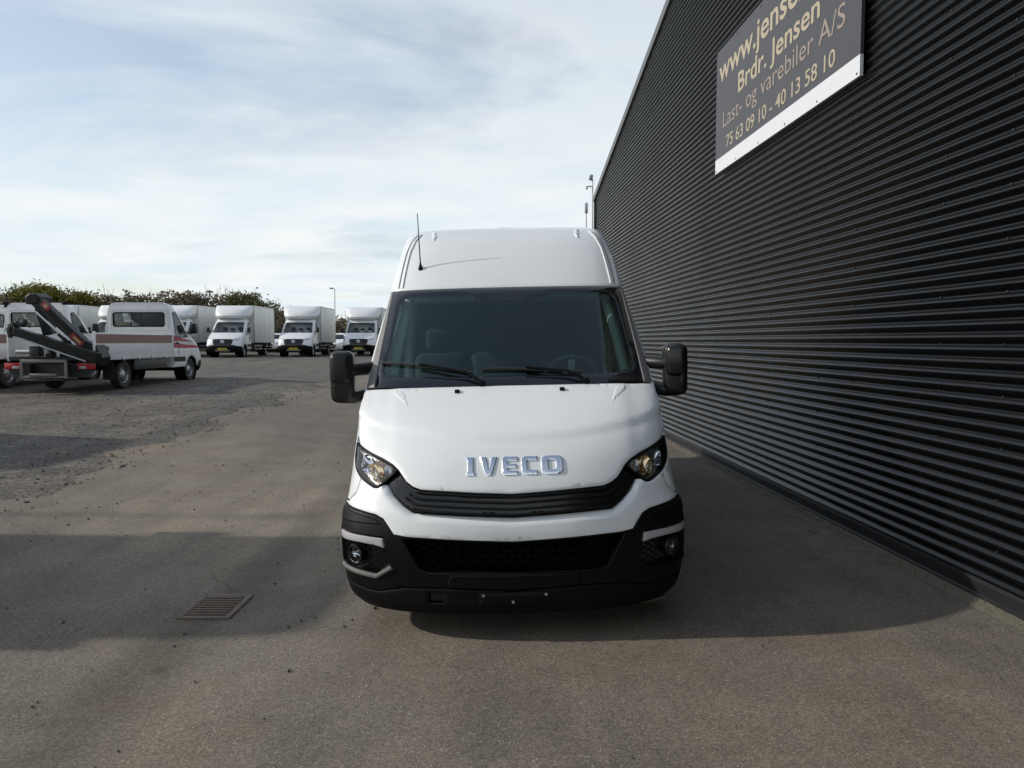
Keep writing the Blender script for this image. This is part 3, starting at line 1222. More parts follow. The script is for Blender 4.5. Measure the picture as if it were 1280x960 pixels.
panel(VAN, 'bumper_step', [sym([(0, .392), (.36, .396), (.375, .34), (.37, .323), (0, .302)])], PLASTIC, van, 0.012, 0.02, .03, .015, .006, .006, step=.015)
panel(VAN, 'tow_eye_cover', [[(-.485, .287), (-.405, .285), (-.41, .233), (-.48, .236)]], GLOSSBLK, van, -0.02, 0.005, .03, .02, 0)
panel(VAN, 'bumper_arch_trim', [[(1.14, .735), (.90, .715), (.80, .70), (.76, .672), (.90, .668), (1.14, .662)]], PLASTIC, van, 0.006, 0.01, .02, .012, .006, .005, step=.012)
panel(VAN, 'bumper_arch_trim', [mir([(1.14, .735), (.90, .715), (.80, .70), (.76, .672), (.90, .668), (1.14, .662)])], PLASTIC, van, 0.006, 0.01, .02, .012, .006, .005, step=.012)


def honeycomb(name, loop, off, cell, bar, m, cond=None):
    """open hexagon mesh draped on the skin"""
    A = np.array(loop)
    V, Fc = [], []
    u0, v0 = A.min(0)
    u1, v1 = A.max(0)
    done = set()
    hx, hy = cell * 1.5, cell * math.sqrt(3) / 2
    i = 0
    for a in range(int((u1 - u0) / hx) + 3):
        for b in range(int((v1 - v0) / (hy * 2)) + 3):
            cu = u0 + a * hx
            cv = v0 + b * hy * 2 + (hy if a % 2 else 0)
            pts = [(cu + cell * math.cos(R(60 * k)), cv + cell * math.sin(R(60 * k))) for k in range(6)]
            for k in range(6):
                p, q = pts[k], pts[(k + 1) % 6]
                key = (round((p[0] + q[0]) * 500), round((p[1] + q[1]) * 500))
                if key in done:
                    continue
                done.add(key)
                if not inside(np.array([p, q]), [loop]).all():
                    continue
                dx, dy = q[0] - p[0], q[1] - p[1]
                l = math.hypot(dx, dy)
                nx, ny = -dy / l * bar / 2, dx / l * bar / 2
                k0 = len(V)
                for (uu, vv) in ((p[0] + nx, p[1] + ny), (q[0] + nx, q[1] + ny), (q[0] - nx, q[1] - ny), (p[0] - nx, p[1] - ny)):
                    n_ = VAN.N(uu, vv)
                    s_ = VAN.S(uu, vv)
                    V.append(s_ + n_ * off)
                    V.append(s_ + n_ * (off - 0.015))
                Fc += [(k0, k0 + 2, k0 + 4, k0 + 6), (k0 + 1, k0, k0 + 6, k0 + 7), (k0 + 2, k0 + 3, k0 + 5, k0 + 4)]
    return mesh_obj(name, V, Fc, m, van)


tag(honeycomb('intake_mesh', sym([(u * .98, v) for (u, v) in intake]), -0.06, .030, .004, DARKPL), kind='stuff')
panel(VAN, 'intake_back', [sym([(0, .62), (.70, .63), (.60, .38), (0, .36)])], PIT, van, -0.128, 0, .06, .05, 0)


def front_lamp(s):
    panel(VAN, 'fog_recess', [flip([(1.16, .625), (.73, .618), (.70, .43), (.80, .37), (1.03, .385), (1.16, .40)], s)], GLOSSBLK, van, -0.040, 0, .03, .03, 0)
    tag(honeycomb('fog_mesh', flip([(1.13, .555), (.745, .545), (.722, .45), (.80, .395), (1.02, .408), (1.13, .415)], s), -0.018, .021, .006, PLASTIC), kind='stuff')
    panel(VAN, 'day_light', [flip([(1.125, .600), (.88, .600), (.754, .595), (.745, .543), (.81, .556), (.92, .562), (1.125, .556)], s)], LAMPW, van, 0.001, 0.03, .02, .015, .004, .003, step=.01)
    panel(VAN, 'fog_trim', [flip([(1.11, .408), (1.0, .399), (.80, .384), (.705, .442), (.692, .424), (.80, .360), (1.02, .376), (1.11, .386)], s)], GREYPL if s < 0 else PLASTIC, van, 0.010, 0.03, .02, .01, .004, .003, step=.01)
    fl = panel(VAN, 'fog_lamp', [circle(.945 * s, .488, .058, 26, .95), circle(.945 * s, .488, .047, 26, .95)], GLOSSBLK, van, 0.012, 0.04, .02, .02, .003, .003, step=.012)
    panel(VAN, 'fog_reflector', [circle(.945 * s, .488, .046, 22, .95)], CHROME, fl, -0.012, 0.0, .008, .008, 0, disp=lambda u, v: -0.03 + 14 * ((u - .945 * s) ** 2 + (v - .488) ** 2) + 0.003 * math.sin(u * 400), step=.008)
    panel(VAN, 'fog_lens', [circle(.945 * s, .488, .0465, 22, .95)], LENS, fl, 0.006, 0.0, .012, .012, 0, step=.012)
    # headlamp: dark bowl, chrome reflectors, bulbs, clear lens
    hl = [(.91, 1.047), (.787, 1.018), (.712, .989), (.676, .962), (.738, .914), (.802, .869), (.833, .869), (.955, .907), (1.06, .955), (1.125, 1.005), (1.125, 1.078), (1.02, 1.070)]
    H = panel(VAN, 'headlight', [flip(hl, s), flip(inset(hl, .007), s)], PLASTIC, van, -0.001, 0.05, .02, .015, .002, .002, step=.012)
    panel(VAN, 'lamp_bowl', [flip([(u_, v_) for (u_, v_) in hl], s)], BOWL, H, -0.055, 0, .015, .012, 0, disp=lambda u, v: .004 * math.sin(150 * u + 60 * v))

    def dish(name, cu, cv, r, sv, m, depth, base, ph):
        k = depth / (r * r)
        panel(VAN, name, [circle(cu * s, cv, r, 22, sv)], m, H, base, 0, .009, .009, 0, disp=lambda u, v: -depth + k * ((u - cu * s) ** 2 + ((v - cv) / sv) ** 2) + 0.0035 * math.sin(110 * (u - cu * s) + ph) * math.cos(90 * (v - cv)), step=.009)
    dish('reflector', .925, .985, .062, .80, CHROME, .05, -0.008, 0)
    dish('reflector', .815, .950, .060, .95, WARMCHROME, .045, -0.010, 1.2)
    dish('reflector', .745, .960, .035, .9, BRIGHT, .02, -0.012, 2.1)
    panel(VAN, 'lamp_rail', [flip([(1.05, 1.055), (.90, 1.034), (.79, 1.006), (.72, .98), (.73, .972), (.80, .994), (.905, 1.018), (1.05, 1.036)], s)], BRIGHT, H, -0.018, 0.02, .02, .01, .002, .002, step=.01)
    panel(VAN, 'lamp_blade', [flip([(.80, .90), (.83, .905), (.885, .965), (.865, .985), (.835, .94)], s)], CHROME, H, -0.014, 0.02, .01, .01, .002, .002, disp=lambda u, v: .006 * math.sin(160 * v), step=.008)
    for (cu, cv, rr_, mm) in ((.905, .985, .015, AMBER), (.815, .950, .012, AMBER), (.93, .955, .012, BRIGHT)):
        p = VAN.S(cu * s, cv)
        n_ = VAN.N(cu * s, cv)
        bm = bmesh.new()
        bmesh.ops.create_icosphere(bm, subdivisions=2, radius=rr_)
        bmesh.ops.scale(bm, vec=(1, 1.6, 1), verts=bm.verts)
        bmesh.ops.translate(bm, vec=p - n_ * 0.034, verts=bm.verts)
        bm_obj('bulb', bm, mm, H, 80)
    panel(VAN, 'lens', [flip(inset(hl, .008), s)], LENS, H, -0.001, 0, .02, .015, 0, step=.012)


both(front_lamp)

# number plate bracket
pb = panel(VAN, 'plate_bracket', [[(-.20, .292), (.20, .292), (.20, .218), (-.20, .218)]], DARKPL, van, 0.016, 0.014, .03, .02, .004, .003, step=.015)
for (u_, v_) in ((-.175, .280), (.175, .280), (-.01, .240)):
    p = VAN.S(u_, v_) + VAN.N(u_, v_) * 0.017
    lathe('plate_bolt', [(0.001, -0.006), (.008, -0.006), (.010, 0), (.010, 0.004)], BRIGHT, pb, 'Y', 10, p)

# chrome lettering on the nose
def glyph(ch, u0, u1, v0, v1):
    w, h = u1 - u0, v1 - v0

    def P(pts):
        return [(u0 + x * w, v0 + y * h) for (x, y) in pts]
    if ch == 'I':
        return [P([(0, 0), (1, 0), (1, .16), (.86, .2), (.86, 1), (0, 1), (0, .84), (.14, .80), (.14, .2), (0, .16)])]
    if ch == 'V':
        return [P([(0, 1), (.34, 1), (.52, .34), (.68, 1), (1, 1), (.72, .12), (.62, 0), (.40, 0), (.29, .12)])]
    if ch == 'E':
        return [P([(0, .12), (.12, 0), (1, 0), (1, .24), (.36, .24), (.36, .39), (.90, .39), (.90, .61), (.36, .61), (.36, .76), (1, .76), (1, 1), (.12, 1), (0, .88)])]
    if ch == 'C':
        return [P([(0, .22), (.07, .07), (.24, 0), (1, 0), (1, .24), (.42, .24), (.35, .31), (.35, .69), (.42, .76), (1, .76), (1, 1), (.24, 1), (.07, .93), (0, .78)])]
    return [P([(0, .25), (.06, .08), (.22, 0), (.78, 0), (.94, .08), (1, .25), (1, .75), (.94, .92), (.78, 1), (.22, 1), (.06, .92), (0, .75)]),
            P([(.32, .30), (.38, .24), (.62, .24), (.68, .30), (.68, .70), (.62, .76), (.38, .76), (.32, .70)])]


for ch, (a, b) in zip('IVECO', ((-.268, -.222), (-.192, -.092), (-.064, .024), (.046, .136), (.160, .284))):
    panel(VAN, 'letter', glyph(ch, a + .008, b + .008, .938, 1.028), CHROME, van, 0.008, 0.010, .012, .009, .0032, .0022, disp=hood_disp, step=.006, sharp=30)

# windscreen
ws_out = [(0, 2.100), (.60, 2.098), (.905, 2.094), (.912, 2.07), (.93, 1.45), (.929, 1.402), (0, 1.400)]
ws_in = [(0, 1.985), (.08, 1.985), (.105, 1.995), (.235, 2.018), (.30, 2.052), (.33, 2.062), (.74, 2.055), (.80, 2.04), (.832, 1.99), (.868, 1.60), (.878, 1.515), (.86, 1.478), (.80, 1.466), (.5, 1.462), (0, 1.462)]
panel(VAN, 'windscreen_border', [sym(ws_out), sym(ws_in)], FRIT, van, 0.001, 0.012, .05, .04, .003, .002, step=.03)
panel(VAN, 'windscreen', [sym(ws_in)], GLASS, van, 0.0, 0, .04, .04, 0, step=.03)
both(lambda s: panel(VAN, 'pillar_trim', [flip([(.910, 2.098), (.948, 2.098), (1.018, 1.398), (.934, 1.402)], s)], GREYPL, van, 0.006, 0.02, .02, .04, .006, .005, step=.02))
panel(VAN, 'cowl', [sym([(0, 1.398), (.93, 1.400), (1.0, 1.394), (1.0, 1.380), (0, 1.391)])], DARKPL, van, -0.012, 0.01, .05, .01, 0)


def wiper(pivot, elbow, mid, b0, b1, bm0):
    def pt(u, v, o):
        return VAN.S(u, v) + VAN.N(u, v) * o
    w = tube('wiper_arm', [pt(*pivot, .012), pt((pivot[0] * .6 + elbow[0] * .4), (pivot[1] * .6 + elbow[1] * .4), .035), pt(*elbow, .042), pt(*mid, .036)], [.014, .013, .011, .008], DARKPL, van, 8)
    n = 9
    tube('wiper_blade', [pt(b0[0] + (b1[0] - b0[0]) * k / n, b0[1] + (b1[1] - b0[1]) * k / n + bm0 * 4 * (k / n) * (1 - k / n), .016) for k in range(n + 1)], .009, RUBBER, w, 6)
    lathe('wiper_pivot', [(0.001, -.03), (.022, -.028), (.024, .0), (.024, .02)], DARKPL, w, 'Y', 14, pt(*pivot, .02))


wiper((-.185, 1.404), (-.29, 1.468), (-.61, 1.530), (-.90, 1.556), (-.25, 1.482), .012)
wiper((.515, 1.404), (.40, 1.458), (.115, 1.497), (-.185, 1.502), (.49, 1.467), .010)

# body side and roof
for s in (1, -1):
    front = [(.955, 2.098), (1.028, 1.40), (1.048, 1.30), (1.068, 1.20), (1.066, 1.12), (1.137, 1.087), (1.137, 1.0), (1.067, .948), (.964, .902), (.998, .822), (1.086, .770), (1.144, .766)]
    lower = [va(.763, .86)] + arch(AX1, .43, .37, 66, 180) + arch(AX2, .43, .37, 0, 180) + [va(.37, YR)]
    upper = [va(z_, YR) for z_ in (.8, 1.4, 2.0)] + [va(2.098, YR)]
    win = [va(1.44, 1.24), va(1.40, 1.36), va(1.39, 2.30), va(1.44, 2.36), va(1.98, 2.36), va(2.02, 2.28), va(2.02, 1.95), va(1.97, 1.83)]
    panel(VAN, 'body_side', [flip(front + lower + upper, s), flip(win, s)], PAINT, van, 0.0, 0.035, .09, .07, .004, .003, step=.05)
    panel(VAN, 'side_window', [flip(win, s)], SIDEGLASS, van, -0.008, 0, .08, .08, 0)
    panel(VAN, 'sill', [flip([va(.365, 1.49), va(.365, 4.13), va(.26, 4.13), va(.26, 1.49)], s)], DARKPL, van, -0.02, 0.03, .2, .05, .004, .003, step=.06)
    for yy in (1.28, 2.46):
        panel(VAN, 'door_seam', [flip([va(.50, yy), va(.50, yy + .007), va(1.38, yy + .007), va(1.38, yy)], s)], DARKPL, van, 0.0012, 0, .02, .1, 0, step=.1)
    hd = VAN.S(VAN.ua(1.18, 2.30) * s, 1.18)
    box('door_handle', hd + Vector((.025 * s, 0, 0)), (.035, .20, .045), DARKPL, van, .012)
    panel(VAN, 'side_moulding', [flip([va(.70, 1.50), va(.70, 4.10), va(.58, 4.10), va(.58, 1.50)], s)], PLASTIC, van, 0.012, 0.014, .3, .04, .006, .005, step=.06)
    # roof gutter: twin ribs either side of a dark groove
    rails = [(.835, .712), (.788, .66)]
    gl = [(.864, 2.125), (.854, 2.3), (.842, 2.45), (.815, 2.56), (.775, 2.625)]
    for k, d in enumerate((0.0, 0.038)):
        lp = [(u_ - d, v_) for (u_, v_) in gl] + [(u_ - d - .010, v_) for (u_, v_) in gl[::-1]]
        panel(VAN, 'roof_gutter', [flip(lp, s)], GREYPL if k == 0 else PAINT, van, 0.0045 if k == 0 else .010, 0.006, .02, .03, .0025, .002, step=.02)
    panel(VAN, 'roof_rib', [flip([(.645, 2.648), (.60, 2.648), (.585, 2.58), (.612, 2.545)], s)], PAINT, van, 0.009, 0.010, .01, .01, .012, .0085, step=.01)

roof_half = [(0, 2.112), (.60, 2.110), (.952, 2.106)] + [va(2.106, y_) for y_ in (2.0, 4.0)] + [va(2.106, YR)] + [va(z_, YR) for z_ in (2.3, 2.5, 2.62, 2.68)] + [va(2.735, YR)]
panel(VAN, 'roof', [roof_half + [(-u, v) for (u, v) in roof_half[::-1] if u > 0]], PAINT, van, 0.001, 0.02, .06, .028, .004, .003, step=.04)
V, Fc = [], []
us = [0.0001, .2, .4, .55] + [VAN.ua(2.735, y_) for y_ in (3.1, 3.6, 4.5, 5.4, YR)]
for i, u_ in enumerate(us):
    a, b = VAN.S(u_, 2.735), VAN.S(-u_, 2.735)
    V += [a, (a + b) / 2 + Vector((0, 0, .012)), b]
    if i:
        k = 3 * i
        Fc += [(k - 3, k - 2, k + 1, k), (k - 2, k - 1, k + 2, k + 1)]
mesh_obj('roof_top', V, Fc, PAINT, van, 60)
# rear end
rear = [tuple((VAN.S(va(z_, YR)[0], z_).x, VAN.S(0, z_).z)) for z_ in (.37, .9, 1.4, 2.1, 2.5, 2.62, 2.68, 2.735)]
flat_panel('rear_door', [[(x, z) for (x, z) in rear] + [(-x, z) for (x, z) in rear[::-1]]], YR - 0.03, PAINT, van)
box('rear_bumper', (0, YR + .02, .45), (1.9, .12, .18), PLASTIC, van, .03)
box('underbody', (0, 3.4, .42), (1.5, 5.2, .22), PIT, van)
for s in (1, -1):
    make_wheel(van, .84 * s, AX1, WR, .22, s)
    make_wheel(van, .84 * s, AX2, WR, .22, s)
    lathe('wheel_liner', [(.425, -.18), (.425, .18)], DARKPL, van, 'X', 28, (.80 * s, AX1, .37))
    lathe('wheel_liner', [(.425, -.18), (.425, .18)], DARKPL, van, 'X', 28, (.80 * s, AX2, .37))

# mirrors: big housing with a two-armed bracket
for s in (1, -1):
    mr = box('mirror', (1.165 * s, 1.10, 1.475), (.165, .17, .36), MIRRPL, van, .05, 4, rot=(0, 0, -.12 * s))
    box('mirror_cap', (1.168 * s, 1.070, 1.535), (.150, .15, .225), GLOSSBLK if s > 0 else MIRRPL, mr, .045, 4, rot=(0, 0, -.12 * s))
    box('mirror_glass', (1.168 * s, 1.19, 1.48), (.14, .012, .31), CHROME, mr, .004, 1, rot=(0, 0, -.12 * s))
    bm = bmesh.new()
    add_tube(bm, [(1.19 * s, 1.045, 1.515), (1.10 * s, 1.075, 1.52), (1.03 * s, 1.15, 1.525), (.95 * s, 1.22, 1.53)], [.036, .044, .046, .048], 10)
    add_tube(bm, [(1.19 * s, 1.06, 1.325), (1.10 * s, 1.08, 1.325), (1.03 * s, 1.15, 1.34), (.96 * s, 1.22, 1.36)], [.032, .040, .042, .044], 10)
    add_tube(bm, [(1.195 * s, 1.040, 1.52), (1.20 * s, 1.026, 1.43), (1.195 * s, 1.045, 1.32)], [.026, .026, .024], 10)
    bm_obj('mirror_arm', bm, MIRRPL, mr, 50)
    box('mirror_foot', (.975 * s, 1.24, 1.44), (.05, .10, .26), MIRRPL, mr, .018, 3)

# aerial on the roof front
p = VAN.S(-.685, 2.285) + VAN.N(-.685, 2.285) * 0.002
ae = lathe('aerial_base', [(.019, -.012), (.018, .010), (.010, .030), (.007, .045)], DARKPL, van, 'Z', 14, p)
tube('aerial_rod', [p + Vector((0, 0, .04)), p + Vector((-.004, .008, .12)), p + Vector((-.016, .028, .44))], [.0062, .005, .0035], DARKPL, ae, 6)

# cab interior
box('dashboard', (0, 1.22, 1.27), (1.72, .62, .24), DASH, van, .07, 3)
box('dash_hood', (.45, 1.30, 1.40), (.46, .30, .10), DASH, van, .04, 3)
box('dash_shelf', (-.20, 1.30, 1.385), (.5, .3, .03), TRIM, van, .01)
for x_ in (-.58, -.10, .50):
    st = box('seat', (x_, 2.30, 1.28), (.46, .20, .66), SEAT, van, .07, 3, rot=(-.20, 0, 0))
    box('headrest', (x_, 2.37, 1.72), (.27, .12, .20), SEAT, st, .05, 3)
    box('seat_cushion', (x_, 2.05, .93), (.46, .5, .16), SEAT, st, .06, 3)
box('bulkhead', (0, 2.62, 1.45), (1.76, .04, 1.30), DASH, van)
box('roof_lining', (0, 2.30, 2.07), (1.60, .95, .05), TRIM, van, .02)
box('inner_mirror', (0.02, 1.50, 1.98), (.20, .05, .07), DASH, van, .02)
sw = empty('steering_wheel', (.48, 1.62, 1.40), (R(-58), 0, 0))
sw.parent = van
bm = bmesh.new()
add_tube(bm, [(.20 * math.cos(a), .20 * math.sin(a), 0) for a in np.linspace(0, 2 * math.pi, 33)], .016, 8, False)
bm_obj('wheel_ring', bm, GREYPL, sw, 60)
boxes('wheel_spoke', [((0, 0, -.01), (.36, .05, .02)), ((0, -.09, -.01), (.05, .18, .02)), ((0, 0, 0), (.13, .13, .035))], TRIM, sw, .008, False)
for s in (1, -1):
    box('door_trim', (.90 * s, 1.85, 1.10), (.05, 1.1, .56), TRIM, van, .02)
    tube('pillar_lining', [(.845 * s, 1.27, 1.45), (.82 * s, 1.52, 1.73), (.775 * s, 1.80, 2.03)], [.040, .042, .04], TRIM, van, 8)
    tube('door_post', [(.885 * s, 2.42, 1.38), (.865 * s, 2.44, 1.75), (.83 * s, 2.42, 2.06)], .05, TRIM, van, 8)


# ------------------------------------------------------------------ light truck cab, shared by the yard trucks
CAB = Surf([
    (.22, .22, .14, .90, .42, 2.6), (.40, .40, .04, .985, .42, 2.6), (.60, .60, .0, .995, .42, 2.6), (.80, .80, .03, .99, .44, 2.5),
    (.95, .95, .09, .985, .46, 2.5), (1.08, 1.08, .20, .98, .46, 2.5), (1.22, 1.22, .48, .985, .38, 2.5), (1.42, 1.42, .92, .98, .25, 2.6),
    (1.75, 1.75, 1.22, .94, .25, 2.6), (2.08, 2.08, 1.53, .885, .25, 2.7), (2.20, 2.20, 1.66, .845, .2, 2.8), (2.28, 2.28, 1.80, .78, .15, 2.8), (2.32, 2.31, 1.90, .68, .1, 2.8)])
CL = 2.14


def ca(v, y):
    return (CAB.ua(v, y), v)


def make_cab(root, body_m, bumper_m, rear_window):
    ax, wr = 0.99, 0.40
    arc = [ca(.36 + wr * math.sin(R(a)), ax + wr * math.cos(R(a))) for a in np.linspace(12, 168, 13)]
    half = [(0, 2.32)] + [ca(2.32, y) for y in (2.0,)] + [ca(v, CL) for v in (2.32, 2.28, 2.2, 2.08, 1.75, 1.42, .95, .44)] + arc + [ca(.46, .585), ca(.60, .50), (.80, .655), (.62, .70), (0, .70)]
    ws = [(0, 2.05), (.76, 2.04), (.80, 2.0), (.88, 1.50), (.86, 1.45), (0, 1.45)]
    win = [ca(1.36, 1.22), ca(1.32, 1.40), ca(1.32, 1.93), ca(1.40, 1.97), ca(1.98, 1.97), ca(2.02, 1.90), ca(2.02, 1.80), ca(1.9, 1.66)]
    panel(CAB, 'cab', [sym(half), sym(ws), win, mir(win)], body_m, root, 0, 0.03, .10, .06, .006, .004, step=.06)
    panel(CAB, 'windscreen', [sym(inset(ws, -.0) if False else ws)], CABGLASS, root, -0.004, 0, .10, .10, 0)
    panel(CAB, 'bumper', [sym([(0, .69), (.62, .69), (.80, .645), ca(.59, .50), ca(.45, .56), ca(.30, .5), (.8, .26), (0, .26)])], bumper_m, root, 0.004, 0.03, .08, .05, .006, .004, step=.05)
    g = panel(CAB, 'grille', [sym([(0, 1.05), (.50, 1.04), (.58, .98), (.54, .80), (.46, .66), (0, .64)])], GLOSSBLK, root, 0.006, 0.02, .06, .04, .006, .005, step=.04)
    for z in (.77, .85, .93):
        panel(CAB, 'grille_bar', [[(-.42, z - .008), (.42, z - .008), (.42, z + .008), (-.42, z + .008)]], DARKPL, g, 0.016, 0.012, .1, .02, 0)
    c = CAB.S(0, .90) + Vector((0, -0.035, 0))
    bm = bmesh.new()
    add_tube(bm, [(c.x + .095 * math.cos(a), c.y, c.z + .095 * math.sin(a)) for a in np.linspace(0, 2 * math.pi, 21)], .012, 6, False)
    for a in (90, 210, 330):
        add_tube(bm, [tuple(c), (c.x + .09 * math.cos(R(a)), c.y, c.z + .09 * math.sin(R(a)))], [.018, .006], 6)
    bm_obj('badge', bm, CHROME, g, 50)
    pl = box('number_plate', CAB.S(0, .47) + Vector((0, -.016, 0)), (.50, .02, .12), YPLATE, root, .004, 1)
    boxes('plate_text', [((x, CAB.S(0, .47).y - .0275, .47), (.030, .003, .07)) for x in (-.18, -.13, -.05, 0, .05, .12, .17)], BLKTXT, pl, 0, False)
    for s in (1, -1):
        h = panel(CAB, 'headlight', [flip([(.53, 1.02), (.66, 1.06), (.86, 1.09), (.98, 1.10), (.94, .96), (.80, .90), (.58, .92)], s)], BRIGHT, root, 0.004, 0.01, .05, .03, .006, .004, step=.03)
        panel(CAB, 'side_window', [flip(win, s)], CABGLASS, root, -0.004, 0, .12, .12, 0)
        panel(CAB, 'window_frame', [flip(inset(win, -.022), s), flip(inset(win, .004), s)], DARKPL, root, 0.003, 0.004, .05, .05, 0, step=.05)
        for yy in (1.20, 2.03):
            panel(CAB, 'door_seam', [flip([ca(.50, yy), ca(.50, yy + .008), ca(1.28, yy + .008), ca(1.28, yy)], s)], DARKPL, root, 0.0015, 0, .02, .1, 0, step=.1)
        panel(CAB, 'side_moulding', [flip([ca(.74, 1.42), ca(.74, CL - .02), ca(.60, CL - .02), ca(.60, 1.42)], s)], PLASTIC, root, 0.010, 0.012, .1, .04, .004, .004, step=.06)
        hd = CAB.S(CAB.ua(1.14, 1.90) * s, 1.14)
        box('door_handle', hd + Vector((.02 * s, 0, 0)), (.03, .16, .04), DARKPL, root, .01)
        m = box('mirror', (1.16 * s, 1.16, 1.58), (.17, .16, .30), MIRRPL, root, .04, 3)
        tube('mirror_arm', [(.93 * s, 1.22, 1.46), (1.05 * s, 1.18, 1.45), (1.13 * s, 1.16, 1.50)], .028, MIRRPL, m, 6)
        make_wheel(root, .83 * s, ax, .345, .21, s, 22)
        lathe('wheel_liner', [(.395, -.17), (.395, .17)], DARKPL, root, 'X', 20, (.79 * s, ax, .36))
        sx = .45 * s
        st = box('seat', (sx, 1.86, 1.24), (.48, .16, .60), SEAT, root, .06, 2, rot=(-.15, 0, 0))
        box('headrest', (sx, 1.90, 1.66), (.26, .10, .19), SEAT, st, .04, 2)
    box('headrest', (-.02, 1.90, 1.63), (.24, .10, .15), SEAT, root, .04, 2)
    box('dashboard', (0, 1.20, 1.30), (1.66, .40, .20), DASH, root, .05)
    for (x_, y_) in ((.12, 1.05), (.55, 1.08)):
        box('paper_card', (x_, y_ - .02, 1.49), (.22, .02, .07), PAPER, root, rot=(-.7, 0, 0))
    for s in (1, -1):
        tube('wiper', [CAB.S(.05 + .45 * s, 1.445) + Vector((0, -.03, .01)), CAB.S(-.30 + .45 * s, 1.47) + Vector((0, -.03, .02))], .014, DARKPL, root, 5)
    panel(CAB, 'cowl', [sym([(0, 1.442), (.86, 1.442), (.90, 1.415), (0, 1.415)])], DARKPL, root, 0.003, 0.004, .1, .02, 0)
    # top and back of the cab
    V, Fc = [], []
    us = [0.0001, .2, .4, .55, CAB.ua(2.32, 2.05), CAB.ua(2.32, CL)]
    for i, u_ in enumerate(us):
        a, b = CAB.S(u_, 2.32), CAB.S(-u_, 2.32)
        V += [a, (a + b) / 2 + Vector((0, 0, .02)), b]
        if i:
            k = 3 * i
            Fc += [(k - 3, k - 2, k + 1, k), (k - 2, k - 1, k + 2, k + 1)]
    mesh_obj('cab_roof', V, Fc, body_m, root, 60)
    rr_ = [(CAB.S(CAB.ua(v, CL), v).x, CAB.S(0, v).z) for v in (.44, .95, 1.42, 1.75, 2.08, 2.2, 2.28, 2.32)]
    lp = [[(x, z) for x, z in rr_] + [(-x, z) for x, z in rr_[::-1]]]
    if rear_window:
        w = [(.74, 1.66), (.70, 1.62), (-.70, 1.62), (-.74, 1.66), (-.74, 1.98), (-.70, 2.02), (.70, 2.02), (.74, 1.98)]
        lp.append(w)
    flat_panel('cab_back', lp, CL - .025, body_m, root)
    if rear_window:
        flat_panel('back_window', [w], CL - .016, CABGLASS, root, .004)
        wf = inset(w, .03)
        flat_panel('window_seal', [inset(w, -.012), inset(w, .022)], CL - .004, DARKPL, root, .008)
        flat_panel('back_swage', [[(.86, 1.52), (-.86, 1.52), (-.80, 2.14), (.80, 2.14)], [(.81, 1.56), (-.81, 1.56), (-.765, 2.09), (.765, 2.09)]], CL - .002, body_m, root, .012)
    tag_ = None


# ------------------------------------------------------------------ box trucks
FAIR = Surf([(2.26, 2.26, 1.46, .84, .45, 2.6), (2.36, 2.36, 1.40, .95, .55, 2.5), (2.50, 2.50, 1.45, 1.02, .60, 2.4), (2.70, 2.70, 1.62, 1.05, .55, 2.4),
             (2.90, 2.90, 1.92, 1.065, .38, 2.5), (3.0, 3.0, 2.10, 1.065, .26, 2.6), (3.05, 3.04, 2.22, 1.05, .16, 2.6)])


